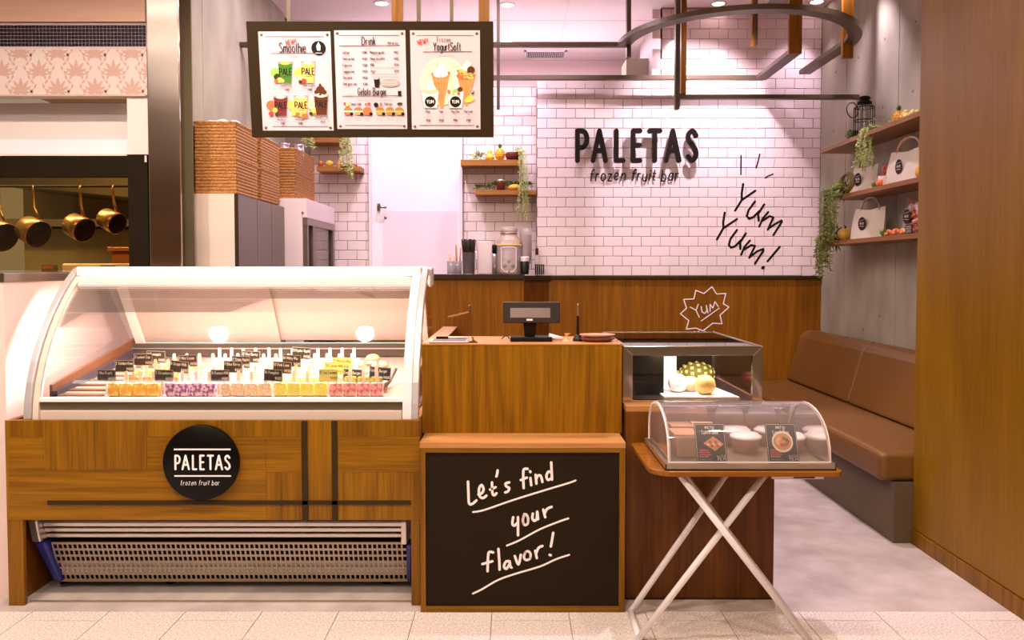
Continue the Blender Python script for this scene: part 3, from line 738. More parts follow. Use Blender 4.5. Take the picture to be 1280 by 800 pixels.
# hanging saucepans
rl = tag(MB().tube([(-3.5, 4.742, Z_(234, 4.735) + .006), (-2.121, 4.742, Z_(234, 4.735) + .006)], .007, 8).build('pan_rail', C(50, 38, 24, .8)), 'thin metal rail the saucepans hang from', 'rail')
for i, (px, py, s, lab) in enumerate([(158, 292, 1.0, ''), (108, 284, 1.0, ''), (-3, 292, 1.05, ''), (40, 285, 1.0, '')]): pass
def pan(px_h, px_c, py_c, r, lab):
    Yp = 4.72; c = P(px_c, py_c, Yp); t = empty('saucepan', c, lab, 'saucepan', 'saucepans hanging in the neighbouring kitchen')
    ax = Vector((-.86, .35, .36)).normalized()   # axis from mouth rim to base
    Rm = ax.to_track_quat('Z', 'Y').to_matrix()
    MB().lathe([(r, -.055), (r * 1.03, -.055), (r, 0), (r * .96, .05), (r * .9, .058), (0, .06)], c, 22, 0, Rm, cap=False).lathe([(r*.97, -.055), (r * .94, .045), (0, .05)], c, 22, 1, Rm, cap=False).build('pan_body', [C(190, 150, 104, .28, .8), C(66, 42, 22, .5, .4)], t)
    top = P(px_h, 234, Yp + .015); a = c + Vector((.01, 0, r * 1.0))
    MB().tube([a + Vector((.03, -.0, -.02)), a + Vector((.012, 0, .03)), Vector((top.x + .004, top.y, a.z + .06)), top + Vector((0, 0, -.02)), top, top + Vector((0, .008, .014)), top + Vector((0, .018, .004))], [.008, .009, .008, .008, .006, .004, .004], 8).build('pan_handle', C(150, 112, 66, .3, .9), t)
pan(141, 139, 276, .062, 'smallest copper saucepan hanging nearest the black window post')
pan(100, 98, 284, .072, 'copper saucepan hanging second from the black window post')
pan(41, 41, 289, .080, 'large copper saucepan hanging in the middle of the kitchen window')
pan(-2, -2, 293, .085, 'dark saucepan cut off by the left edge of the picture')
# small cartons behind the glass
q = P(137, 332, 4.55); tag(MB().box(q.x - .045, q.x + .04, 4.53, 4.56, 1.262, 1.30).box(q.x + .045, q.x + .12, 4.53, 4.54, 1.262, 1.305, 1).build('small_menu_card', [C(120, 70, 40), C(225, 210, 200)]), 'small card with food pictures standing inside the neighbouring window', 'card')
q = P(62, 332, 4.5); tag(MB().box(q.x - .035, q.x + .035, 4.48, 4.52, 1.262, 1.30).box(q.x - .03, q.x + .03, 4.478, 4.48, 1.278, 1.296, 1).build('small_box', [C(110, 96, 66), C(190, 110, 90)]), 'small box with a pale lid inside the neighbouring window', 'box')
# stainless pillar
pxl, pxr = X_(187.7, 4.235), X_(227, 4.235)
struct(MB().box(pxl, pxr, 4.235, 4.255, 0, 3.6), 'pillar_steel', M_steel, .004)
# ================================================================== FREEZER CABINET
CX0, CX1 = -1.85, -.36
clad = empty('cabinet_cladding', (-1.13, 3.2, 0), 'oak veneered surround around the white freezer cabinet with black inlay lines', 'counter')
YC = 2.99
px0, px1 = -1.907, -.348
MB().box(px0, px1, YC, YC + .018, Z_(650, YC), Z_(525.5, YC)).build('front_board', M_oak, clad)
# veneer patches, each its own leaf of oak
zt_, zb_ = Z_(525.5, YC), Z_(650, YC)
def vp(a, b, c, d, mat):
    MB().box(X_(a, YC) + .0006, X_(b, YC) - .0006, YC - .0012, YC, Z_(d, YC) + .0006, Z_(c, YC) - .0006).build('veneer_panel', mat, clad)
for a, b, c, d, m in [(5, 50, 525.5, 546, M_oak2), (5, 50, 546, 587, M_oakx), (50, 115, 525.5, 587, M_oak), (115, 180, 525.5, 587, M_oak2), (180, 375, 525.5, 546, M_oak),
                      (180, 330, 546, 587, M_oakx), (330, 375, 546, 590, M_oakx), (5, 330, 587, 650, M_oakx), (330, 375, 590, 650, M_oak2),
                      (383, 413, 525.5, 650, M_oak), (420, 524, 525.5, 546, M_oak2), (420, 524, 546, 590, M_oakx), (420, 512, 590, 650, M_oak), (375, 383, 525.5, 650, M_oak), (413, 420, 525.5, 650, M_oak), (512, 524, 590, 650, M_oak2)]:
    vp(a, b, c, d, m)
for a, b, c, d in [(375.5, 382.5, 525.7, 651), (413, 420, 525.7, 651), (54, 512.5, 625.5, 630.5)]:
    MB().box(X_(a, YC), X_(b, YC), YC - .005, YC - .0012, Z_(d, YC), Z_(c, YC)).build('inlay_strip', M_dark, clad)
MB().box(px0, px0 + .06, YC, YC + .018, 0, zb_).build('leg_panel', M_oak2, clad, bev=.001)
MB().box(px1 - .033, px1, YC, YC + .018, 0, zb_).build('leg_panel', M_oak2, clad, bev=.001)
MB().box(px0, px0 + .022, YC + .018, 3.95, 0, zt_).build('side_board', M_walnut, clad)
MB().box(px1 - .028, px1 - .005, YC + .018, 3.93, 0, zt_).build('side_board', M_oaky, clad)
# round sign
c = P(251, 578.5, YC - .02); rs = 47.5 / 1000 * (YC - .02)
sg = empty('round_sign', (c.x, YC, c.z - rs), 'round black sign with white capitals on the oak cabinet front', 'sign')
Rx = Matrix.Rotation(pi/2, 3, 'X')
MB().lathe([(0, .001), (rs, .001), (rs, .024), (rs - .002, .026), (0, .026)], (c.x, YC, c.z), 48, 0, Rx).build('disc', M_signblack, sg)
mb = MB(); Yg = YC - .0265; O = (0, Yg, 0)
X2 = lambda a: X_(190 + a * .15, Yg); Z2 = lambda b: Z_(520 + b * .15, Yg)
mb.box(X2(160), X2(637), Yg, Yg + .0005, Z2(285), Z2(272)); mb.box(X2(160), X2(637), Yg, Yg + .0005, Z2(506), Z2(494))
for ch, a, b in [('P', 163, 218), ('A', 222, 293), ('L', 310, 355), ('E', 372, 418), ('T', 436, 496), ('A', 502, 572), ('S', 582, 636)]:
    w = .0075; xa_, xb_ = X2(a) + w/2, X2(b) - w/2; za_, zb2_ = Z2(452) + w/2, Z2(322) - w/2; gw, L = glyph(ch, 5)
    for st in L: mb.stroke([(xa_ + (xb_ - xa_) * p[0] / gw, za_ + (zb2_ - za_) * p[1]) for p in st], w, O, XA, ZA, .0004, 0, 8)
text(mb, 'frozen fruit bar', X2(212), Z2(576), .019, .0016, O, XA, ZA, .0004, 0, xs=1.05, gap=.24, jit=.06, slant=.15)
mb.build('sign_lettering', C(245, 245, 245, .5), sg)

case = empty('freezer_cabinet', (-1.1, 3.4, 0), 'white glass-fronted freezer cabinet full of fruit ice pops', 'freezer')
arc = [(3.020, .700), (3.026, .76), (3.043, .838), (3.072, .915), (3.108, .984), (3.150, 1.048), (3.195, 1.106), (3.245, 1.160), (3.300, 1.210), (3.345, 1.246), (3.385, 1.272), (3.43, 1.282)]
def band(x0, x1, prof, th, mat, name, parent, bev=0):
    """band of width x0..x1 following the (y, z) profile, th thick inward"""
    vs = []; fs = []; n = len(prof)
    for i, (y, z) in enumerate(prof):
        a = prof[max(i-1, 0)]; b = prof[min(i+1, n-1)]; dy, dz = b[0]-a[0], b[1]-a[1]; l = math.hypot(dy, dz)
        ny, nz_ = dz / l * th, -dy / l * th
        vs += [(x0, y, z), (x1, y, z), (x1, y + ny, z + nz_), (x0, y + ny, z + nz_)]
    for i in range(n - 1):
        for k in range(4):
            k2 = (k + 1) % 4; fs.append((i*4+k, i*4+k2, (i+1)*4+k2, (i+1)*4+k))
    fs += [(3, 2, 1, 0), tuple(4*(n-1)+k for k in range(4))]
    m = MB(); m.add(vs, fs); return m.build(name, mat, parent, bev=bev)
band(CX0, CX0 + .026, [(y - .012, z + .006) for y, z in arc], .03, M_silver, 'side_frame', case, .004)
band(CX0 + .028, CX0 + .050, arc, .02, M_cream, 'inner_light_strip', case)
band(CX1 - .055, CX1 - .020, [(y - .012, z + .006) for y, z in arc], .024, M_whitegloss, 'inner_frame', case, .003)
band(CX1 - .020, CX1 + .006, [(y - .012, z + .006) for y, z in arc], .035, M_silver, 'side_frame', case, .004)
MB().box(CX1 + .0, CX1 + .022, 3.40, 3.47, 1.20, 1.285).build('hinge_cover', M_silver, case, bev=.012)
band(CX0 + .05, CX1 - .055, [(y + .004, z) for y, z in arc[1:9]], .006, M_glass, 'front_glass', case)
def side_glass(x):
    prof = [(y + .03, z - .01) for y, z in arc[1:]] + [(3.62, 1.20), (3.84, .93), (3.84, .78)]
    MB().prism([(y, z) for y, z in prof], (x, 0, 0), YA, ZA, .005).build('side_glass', M_sideglass, case)
side_glass(CX0 + .012); side_glass(CX1 - .02)
MB().box(CX0 + .03, CX1 - .02, 3.34, 3.44, 1.246, 1.286).build('top_rail', M_whitegloss, case, bev=.006)
MB().box(CX0 + .055, CX1 - .055, 3.305, 3.325, 1.203, 1.243).build('top_rail_lower', M_whitegloss, case, bev=.004)
MB().tube([(CX0 + .09, 3.342, 1.216), (CX1 - .09, 3.342, 1.216)], .011, 10).build('light_tube', emit('tube_light', (1.0, .93, .84), 14), case)
MB().box(CX0 + .01, CX1 - .01, 3.47, 3.60, 1.245, 1.27).build('top_glass', M_whitegloss, case, bev=.003)
# sliding rear doors, slightly inclined
def slant(x0, x1, t0, t1, off, th, mat, name):
    A = Vector((0, 3.60, 1.25)); B = Vector((0, 3.83, .90)); d = B - A; nrm = Vector((0, -d.z, d.y)).normalized()*-1
    p0, p1 = A + d * t0 + nrm * off, A + d * t1 + nrm * off; q = nrm * th
    return MB().hexa([(x0, p1.y, p1.z), (x1, p1.y, p1.z), (x1, p1.y + q.y, p1.z + q.z), (x0, p1.y + q.y, p1.z + q.z)],
                     [(x0, p0.y, p0.z), (x1, p0.y, p0.z), (x1, p0.y + q.y, p0.z + q.z), (x0, p0.y + q.y, p0.z + q.z)]).build(name, mat, case, bev=.002)
M_slide = noisy('satin_door', (.44, .31, .24, 1), (.50, .36, .29, 1), 12, .45, .03, 4, (.15, 1, 2))
slant(CX0 + .10, -1.10, .05, .90, 0, .012, M_slide, 'sliding_door'); slant(-1.11, CX1 - .05, .05, .90, -.016, .012, M_slide, 'sliding_door')
slant(CX0 + .07, CX0 + .11, -.05, 1.05, .014, .02, M_cream, 'rear_post'); slant(CX1 - .06, CX1 - .035, -.05, 1.05, .014, .02, M_cream, 'rear_post')
slant(CX0 + .11, CX1 - .06, .90, .97, .012, .018, M_cream, 'rear_rail'); slant(CX0 + .11, CX1 - .06, .98, 1.12, .006, .018, C(236, 220, 206, .4), 'rear_rail')
# well: display deck and rear shelf line
dk = [(3.06, .775), (3.80, .865)]
MB().hexa([(CX0 + .05, 3.06, .70), (CX1 - .05, 3.06, .70), (CX1 - .05, 3.80, .70), (CX0 + .05, 3.80, .70)],
          [(CX0 + .05, 3.06, .775), (CX1 - .05, 3.06, .775), (CX1 - .05, 3.80, .865), (CX0 + .05, 3.80, .865)]).build('display_deck', C(205, 178, 158, .3, .5), case)
for i in range(9):   # stacked black trays along the left end and ribs
    y = 3.10 + i * .075; z = .775 + (y - 3.06) * .1216
    MB().box(CX0 + .06, CX0 + .26, y, y + .045, z, z + .006).build('tray_rib', C(140, 110, 84, .35, .6), case)
for za, zb_, zc_, zd_, col_, w_ in ((.776, .80, .866, .905, (58, 52, 60), .03), (.80, .825, .905, .955, (104, 62, 36), .012)):
    MB().hexa([(CX0 + .05, 3.10, za), (CX0 + .05 + w_, 3.10, za), (CX0 + .05 + w_, 3.82, zc_), (CX0 + .05, 3.82, zc_)],
              [(CX0 + .05, 3.10, zb_), (CX0 + .05 + w_, 3.10, zb_), (CX0 + .05 + w_, 3.82, zd_), (CX0 + .05, 3.82, zd_)]).build('side_band', C(*col_, .4), case)  # brown band above a dark one along the left inner side
MB().box(CX0 + .05, CX1 - .05, 3.76, 3.80, .865, .925).build('rear_tray_edge', C(70, 58, 46, .4), case)
MB().box(CX0 + .05, CX1 - .05, 3.755, 3.76, .90, .905).build('rear_trim_line', M_alu, case)
# front sill under the glass
MB().box(CX0 + .03, CX1 - .03, 3.032, 3.062, .768, .784).build('front_sill', C(250, 240, 240, .3), case, bev=.002)
MB().box(CX0 + .05, CX1 - .06, 3.036, 3.06, .738, .767).build('dark_band', C(104, 92, 70, .3), case)
MB().box(CX0 + .05, CX1 - .06, 3.033, 3.06, .700, .737).build('lower_sill', C(226, 204, 190, .35), case, bev=.002)
mb = MB(); text(mb, 'GELATO SHOWCASE', X_(190, 3.03), .744, .013, .0016, (0, 3.0355, 0), XA, ZA, .0003, 0, xs=2.2, gap=.35)
# lower body
MB().box(CX0 + .03, CX1 - .03, 3.14, 3.85, .07, .70).build('body', C(205, 196, 190, .4), case)
for px in (70, 205, 480):
    xx = X_(px, 3.2); MB().lathe([(.02, 0), (.02, .02), (.012, .02), (.012, .07)], (xx, 3.22, 0), 12).build('foot', M_black, case)
    xx = X_(px, 3.2); MB().lathe([(.02, 0), (.02, .02), (.012, .02), (.012, .07)], (xx, 3.75, 0), 12).build('foot', M_black, case)
gx0, gx1 = X_(50, 3.1), X_(506, 3.1)
for i, py in enumerate((654.5, 662, 670)):
    z = Z_(py, 3.09); MB().box(gx0, gx1, 3.085 + i * .008, 3.13, z - .010, z + .006).build('vent_bar', M_alu, case, bev=.003)
MB().box(gx0, gx1, 3.125, 3.14, Z_(676, 3.1), Z_(650, 3.1)).build('vent_backing', C(60, 44, 30), case)
# perforated grille, tilted inward at the bottom
mb = MB(); ga, gb = Vector((gx0 + .03, 3.085, Z_(678, 3.085))), Vector((gx1, 3.15, Z_(727, 3.15)))
W = gb.x - ga.x; Hh = Vector((0, gb.y - ga.y, gb.z - ga.z)); nc, nr = 72, 6
cwid = W / nc; us = []
for c_ in range(nc): us += [c_ * cwid, c_ * cwid + cwid * .32]
us.append(W)
vsn = [0]
for r in range(nr): vsn += [.05 + r * .155, .05 + r * .155 + .105]
vsn.append(1.0)
vs = [ga + Vector((u, 0, 0)) + Hh * v for v in vsn for u in us]; fs = []
nu = len(us)
for j in range(len(vsn) - 1):
    for i in range(nu - 1):
        if j % 2 == 1 and i % 2 == 1: continue
        a = j * nu + i; fs.append((a, a + nu, a + nu + 1, a + 1))
g = mb.add(vs, fs).build('vent_grille', C(176, 156, 138, .35, .5), case)
sd = g.modifiers.new('thick', 'SOLIDIFY'); sd.thickness = .0025
MB().hexa([(ga.x, gb.y + .012, gb.z), (gb.x, gb.y + .012, gb.z), (gb.x, gb.y + .02, gb.z), (ga.x, gb.y + .02, gb.z)],
          [(ga.x, ga.y + .03, ga.z), (gb.x, ga.y + .03, ga.z), (gb.x, ga.y + .05, ga.z), (ga.x, ga.y + .05, ga.z)]).build('grille_shade', C(24, 16, 8, .8), case)  # near-black sheet standing in for the shade behind the grille slots
for sx, px in ((1, 34),):
    a = P(px, 650, 3.05); w = .035
    xo = a.x
    MB().hexa([(xo + .01*sx, 3.06, Z_(678, 3.06)), (xo + .045*sx, 3.06, Z_(678, 3.06)), (xo + .045*sx, 3.13, Z_(678, 3.06)), (xo + .01*sx, 3.13, Z_(678, 3.06))][::sx],
              [(xo, 3.05, Z_(650, 3.05)), (xo + .035*sx, 3.05, Z_(650, 3.05)), (xo + .035*sx, 3.13, Z_(650, 3.05)), (xo, 3.13, Z_(650, 3.05))][::sx]).build('corner_bracket', M_alu, case, bev=.006)
    MB().hexa([(xo + .05*sx, 3.13, Z_(728, 3.13)), (xo + .085*sx, 3.13, Z_(728, 3.13)), (xo + .085*sx, 3.22, Z_(728, 3.13)), (xo + .05*sx, 3.22, Z_(728, 3.13))][::sx],
              [(xo + .012*sx, 3.065, Z_(679, 3.06)), (xo + .06*sx, 3.065, Z_(679, 3.06)), (xo + .06*sx, 3.2, Z_(679, 3.06)), (xo + .012*sx, 3.2, Z_(679, 3.06))][::sx]).build('corner_bumper', M_blue, case, bev=.012)
MB().box(X_(500, 3.06), X_(507.5, 3.06), 3.05, 3.12, Z_(681, 3.05), Z_(652, 3.05)).build('corner_bracket', M_alu, case, bev=.004)
MB().hexa([(X_(507, 3.14), 3.13, Z_(727, 3.13)), (X_(512, 3.14), 3.13, Z_(727, 3.13)), (X_(512, 3.14), 3.2, Z_(727, 3.13)), (X_(507, 3.14), 3.2, Z_(727, 3.13))],
          [(X_(506, 3.06), 3.065, Z_(682, 3.06)), (X_(513, 3.06), 3.065, Z_(682, 3.06)), (X_(513, 3.06), 3.15, Z_(682, 3.06)), (X_(506, 3.06), 3.15, Z_(682, 3.06))]).build('corner_bumper', M_blue, case, bev=.004)
# real lamp inside the top rail
area_light('freezer_tube_light', (-1.1, 3.345, 1.199), 1.3, 30, (1.0, .91, .92), (-1.1, 3.35, .2), .02)

# ------------------------------------------------------------------ ice pops
def deck_z(y): return .775 + (y - 3.06) * (.865 - .775) / .74
def flavour(name, c0, c1, scale=90, lo=.45, hi=.55):
    m, nt, p = newmat(name); mp = mapped(nt, (1, 1, 1)); n = noise(nt, mp.outputs[0], scale, 2)
    r = ramp(nt, n.outputs[0], [(lo, srgb(*c0)), (hi, srgb(*c1))]); nt.links.new(r.outputs[0], p.inputs['Base Color'])
    p.inputs['Roughness'].default_value = .2; p.inputs['Coat Weight'].default_value = .5; return m
FV = {'orange': flavour('orange_ice', (240, 184, 70), (248, 220, 130), 50), 'berry': flavour('berry_ice', (160, 92, 140), (244, 214, 228), 70),
      'peach': flavour('peach_ice', (240, 200, 120), (244, 218, 205)), 'lemon': flavour('lemon_ice', (240, 224, 80), (240, 232, 130)),
      'melon': flavour('watermelon_ice', (214, 86, 84), (240, 180, 172), 60, .35, .5), 'milk': flavour('milk_ice', (244, 232, 224), (238, 210, 200)),
      'tomato': flavour('tangerine_ice', (228, 110, 70), (238, 150, 110)), 'kiwi': flavour('kiwi_ice', (140, 150, 40), (180, 190, 90)),
      'mango': flavour('mango_ice', (246, 200, 90), (250, 224, 160))}
M_stick = C(236, 215, 190, .6, name='pop_stick')
PB, PS = {}, None
def make_pop(fl):
    """pop body with stick, origin at its foot"""
    m = MB(); w, d, h = .0242, .013, .052
    prof = [(-w, 0), (w, 0), (w * 1.0, h - .004), (w - .004, h), (-w + .004, h), (-w, h - .004)]
    m.prism(prof, (0, d, 0), XA, ZA, 2 * d)
    return m
pop_mesh = {}
def pop(x, y, fl, label, group):
    z = deck_z(y) + .0005
    root = empty('ice_pop', (x, y, z), label, 'ice pop', group)
    if fl not in pop_mesh:
        WORLD[root.name] = (x, y, z)
        m = make_pop(fl); m.v = [(a + x, b + y, c + z - 0) for a, b, c in m.v]
        body = m.build('bar', FV[fl], root, bev=.003)
        if fl == 'kiwi':
            mm = MB().box(x - .0243, x + .0243, y - .0131, y + .0131, z, z + .026); mm.build('watermelon_layer', FV['melon'], body)
        s_ = MB(); s_.prism([(-.0065, .050), (.0065, .050), (.0065, .092), (.004, .098), (-.004, .098), (-.0065, .092)], (x, y + .0012, z), XA, ZA, .0024)
        st = s_.build('stick', M_stick, root); pop_mesh[fl] = (root, body, st)
    else:
        src = pop_mesh[fl][0]
        for ch in list(src.children): copy_tree(ch, root)
    return root
rowsY = [3.105, 3.20, 3.30, 3.405, 3.515]
rownm = ['front row', 'second row', 'third row', 'fourth row', 'rearmost row']
rowfl = [['orange', 'berry', 'peach', 'lemon', 'melon'], ['tomato', 'milk', 'milk', 'peach', 'kiwi'], ['mango', 'milk', 'milk', 'milk', 'milk'],
         ['mango', 'milk', 'milk', 'milk', None], [None, 'milk', 'milk', 'milk', None]]
names = {'orange': 'golden orange', 'berry': 'purple berry-speckled', 'peach': 'pale peach-pink', 'lemon': 'bright lemon yellow', 'melon': 'pink-and-red strawberry',
         'tomato': 'tangerine red', 'milk': 'milky white', 'kiwi': 'green-and-red', 'mango': 'deep mango yellow'}
secnm = ['far left', 'left of middle', 'middle', 'right of middle', 'far right']
for r, Yp in enumerate(rowsY):
    for sct in range(5):
        fl = rowfl[r][sct]
        if not fl: continue
        for k in range(4):
            i = sct * 4 + k
            x = X_(139 + 17.1 * i + sct * 1.6, 3.105) + (.012 * r if r else 0) + (.0 if r % 2 == 0 else .024)
            if r and (x > -.53): continue
            pop(x, Yp + random.uniform(-.004, .004), fl, '%s ice pop, %s of its four in the %s, %s' % (names[fl], ('leftmost', 'second', 'third', 'rightmost')[k], rownm[r], secnm[sct]),
                '%s ice pops, %s, %s' % (names[fl].split()[-1], rownm[r], secnm[sct]))
# price cards on clear stems
tags = [(133, 469.5, '1 Mix Fruits', 0, 0), (155.5, 457.5, '2 Golden Kiwi', 0, 1), (179, 449.5, '3 Lemon Cup', 0, 2), (195, 446, '4 Pineapple', -.03, 3), (205, 469.5, '5 Strawberry', -.03, 0),
        (224, 458.5, '6 Grape Milk', -.12, 1), (235, 451, '7 Mix Cream', .03, 2), (275, 469.5, '10 Banana Milk', 0, 0), (291, 458.5, '9 Blue Berry', -.03, 1), (301, 452.5, '11 Snow Apple', -.04, 2),
        (313.5, 446, '12 Kiwi Berry', -.04, 3), (341.5, 469, '16 Pumpkin', -.05, 0), (353, 459.5, '17 Pink Lime', -.06, 1), (364.5, 451, '14 Milky Mix', -.05, 2), (376.5, 441.5, '13 Kyoho Apple', -.06, 3),
        (410.5, 469, '15 Soy Caramel', 0, 0), (418, 460.5, '18 Cacao Milk', -.04, 1), (427, 454.5, '19 Matcha Mix', -.05, 2), (441, 469.5, 'Cream Burger', -.04, 4), (475, 467, 'Gelato Burger', -.08, 4)]
ydep = [3.083, 3.178, 3.277, 3.382, 3.238]
nth = ['front rank', 'second rank', 'third rank', 'rear rank', 'burger corner']
for i, (px, py, s, rot, kd) in enumerate(tags):
    Yt = ydep[kd]; c = P(px, py, Yt); yel = 15 <= i <= 17; navy = i >= 18
    colr = 'pale yellow' if yel else 'navy' if navy else 'black'
    t = empty('price_card', (c.x, Yt, deck_z(Yt) + .0006), '%s card reading "%s" on a clear stem' % (colr, s) if not navy else 'navy card reading "%s" on a stem beside the buns' % s, 'price card')
    w, h = (.0245, .0145) if not navy else (.030, .020); w *= 1.7; h *= 1.55; w *= Yt / 3.3; h *= Yt / 3.3
    if i == 19: w *= 1.0
    w = (.038 if not navy else .044) * Yt / 3.25; h = (.0245 if not navy else .027) * Yt / 3.25
    if navy and i == 18: w *= .9
    ca, sa = math.cos(rot), math.sin(rot); R = Vector((ca, 0, sa)); U = Vector((-sa, 0, ca)); O = Vector((c.x, Yt - .001, c.z))
    MB().prism([(-w, -h), (w, -h), (w, h), (-w, h)], O, R, U, -.002).build('card', C(240, 226, 130, .6) if yel else C(44, 52, 74, .6) if navy else C(56, 46, 36, .7), t)
    mb = MB(); O2 = O + Vector((0, -.0004, 0))
    for q in ([(-w+.0015, -h+.0015), (w-.0015, -h+.0015)], [(w-.0015, -h+.0015), (w-.0015, h-.0015)], [(w-.0015, h-.0015), (-w+.0015, h-.0015)], [(-w+.0015, h-.0015), (-w+.0015, -h+.0015)]):
        mb.stroke(q, .0010, O2, R, U, 0, 0, 0)
    hh_ = .0115; xs = min(1.0, (2 * w - .008) / text_width(s, hh_, 1.0, .2))
    text(mb, s, -w + .004, h * .22, hh_, .0016, O2, R, U, 0, 0, xs=xs, gap=.2, jit=.04)
    text(mb, '=480' if i % 2 else '=450', w - .004, -h * .72, .011, .0015, O2, R, U, 0, 0, gap=.2, align='r')
    mb.build('card_writing', C(110, 90, 40) if yel else C(226, 214, 196), t)
    MB().box(c.x - .0025, c.x + .0025, Yt, Yt + .003, deck_z(Yt) + .0006, c.z - h).build('stem', M_clearice, t)
    MB().lathe([(.009, 0), (.008, .010), (.003, .012), (0, .012)], (c.x, Yt + .0015, deck_z(Yt) + .0006), 10).build('stem_foot', M_clearice, t)
# burger buns in the rear right corner
M_bun = noisy('bun_crust', (.62, .28, .10, 1), (.78, .42, .20, 1), 12, .35)
for px, py, Yb, r, lab in [(448, 458, 3.47, .030, 'left of three glazed buns in the rear right corner of the cabinet'), (466, 450, 3.60, .034, 'rearmost of three glazed buns in the cabinet'), (475, 459, 3.42, .036, 'glazed bun at the right end of the cabinet, nearest of three')]:
    zb = deck_z(Yb) + .0006; c = P(px, py, Yb)
    t = empty('burger_bun', (c.x, Yb, zb), lab, 'bun', None)
    MB().lathe([(r * .5, 0), (r * .55, .01), (r*.5, .012), (r*.5, c.z - zb - .02)], (c.x, Yb, zb), 14).build('cup', M_clearice, t)
    z0 = c.z - .018
    MB().lathe([(0, 0), (r*.9, 0), (r, .006), (r*.95, .010), (r * .9, .012)], (c.x, Yb, z0), 16).build('bottom_half', M_bun, t)
    MB().lathe([(r*.86, .012), (r*.9, .015), (r * .86, .018)], (c.x, Yb, z0), 16, cap=True).build('filling', C(250, 238, 215, .5), t)
    MB().lathe([(r*.95, .018), (r, .023), (r*.92, .031), (r*.7, .039), (r*.4, .044), (0, .046)], (c.x, Yb, z0), 16).build('top_half', M_bun, t)
# steel scoop at the right end
a = P(495, 470, 3.3); tag(MB().tube([(a.x, 3.3, a.z + .03), (a.x - .015, 3.25, deck_z(3.25) + .022), (a.x - .03, 3.2, deck_z(3.2) + .018)], [.007, .005, .012], 8).ball((a.x - .032, 3.17, deck_z(3.17) + .020), .018, 10).build('scoop', M_steeld), 'steel scoop leaning at the right end of the cabinet', 'scoop')

# ================================================================== CASH COUNTER
cc = empty('cash_counter', (.04, 3.2, 0), 'oak cash counter with lower plinth holding the chalkboard', 'counter')
YK = 2.93
kx0, kx1 = X_(524, YK), X_(783, YK)
kz = Z_(553.5, YK)
bx(kx0, kx1, YK + .02, 3.30, 0, kz - .02).build('plinth', M_oak2, cc)
bx(kx0 - .001, kx1 + .001, YK, 3.12, kz - .02, kz).build('plinth_ledge', M_oaky, cc, bev=.001)
for a in ((kx0, kx0 + .020, 0, kz - .02), (kx1 - .022, kx1, 0, kz - .02)): bx(a[0], a[1], YK, YK + .02, a[2], a[3]).build('frame_stile', M_oak2, cc, bev=.001)
bx(kx0 + .02, kx1 - .022, YK, YK + .02, kz - .037, kz - .02).build('frame_rail', M_oakx, cc)
bx(kx0 + .02, kx1 - .022, YK, YK + .02, 0, .022).build('frame_rail', M_oakx, cc)
cbx0, cbx1, cbz0, cbz1 = kx0 + .0205, kx1 - .0225, .0225, kz - .0375
cb = tag(bx(cbx0, cbx1, YK + .006, YK + .018, cbz0, cbz1).build('chalkboard', M_chalk), 'square blackboard with white handwritten slogan set in the oak counter', 'chalkboard')
mb = MB(); Yk = YK + .0056; O = (0, Yk, 0)
T = lambda pts: tr(pts, 540, 560, .25, Yk)
W1 = .0095
for st in [[(180,168),(182,225),(185,275),(200,280),(222,262)], [(232,232),(250,225),(258,205),(248,185),(235,205),(238,240),(255,250),(272,238)], [(300,172),(302,225),(312,236),(322,226)], [(290,208),(318,196)],
           [(328,112),(326,128),(322,142)], [(386,172),(368,178),(372,192),(386,200),(380,216),(366,222)],
           [(478,104),(460,106),(456,130),(458,200)], [(444,160),(474,148)], [(492,150),(496,186)], [(490,116),(492,120)], [(518,134),(522,178)], [(520,158),(530,138),(544,140),(552,170)],
           [(596,72),(600,158)], [(598,124),(582,118),(572,140),(580,160),(598,150)], [(406,346),(402,378),(412,388),(428,372)], [(430,346),(430,400),(430,436)],
           [(462,330),(454,360),(462,384),(478,378),(480,350),(470,332),(460,334)], [(504,328),(502,352),(512,364),(524,352),(526,318),(530,356)], [(556,308),(566,346)], [(562,330),(574,306),(598,294)],
           [(306,522),(286,520),(280,545),(278,616)], [(252,580),(302,566)], [(332,504),(336,560),(338,608)], [(388,566),(370,568),(360,592),(372,604),(388,580)], [(388,566),(392,592),(398,598)],
           [(414,540),(432,582),(444,534)], [(466,524),(460,548),(472,560),(490,552),(492,528),(480,516),(466,524)], [(516,514),(524,550)], [(520,530),(532,500),(552,490)],
           [(606,424),(600,460),(594,492)], [(588,534),(594,536)]]:
    mb.stroke(crom(T(st), 4), W1, O, XA, ZA, .0004, 0, 8)
for st in [[(205,320),(260,310),(400,262),(560,212),(680,176),(718,162)], [(374,488),(440,460),(540,406),(640,366),(682,352)], [(204,728),(250,706),(330,660),(420,628),(540,592),(620,556),(686,534)]]:
    mb.stroke(crom(T(st), 5), .0068, O, XA, ZA, .0004, 0, 8)
mb.build('chalk_writing', M_chalkw, cb)
# upper block
ux0, ux1 = X_(527, 3.105), X_(778, 3.105); uz = Z_(430, 3.105)
bx(ux0, ux1, 3.105, 3.46, kz + .0005, uz - .004).build('upper_block', M_oak, cc)
bx(ux0, ux1, 3.103, 3.47, uz - .004, uz).build('worktop', M_oaky, cc)
bx(ux0, ux0 + .072, 3.47, 4.08, 0, uz - .004).build('return_block', M_walnut, cc)
bx(ux0, ux0 + .072, 3.47, 4.08, uz - .004, uz).build('return_top', M_oaky, cc)
CT = uz
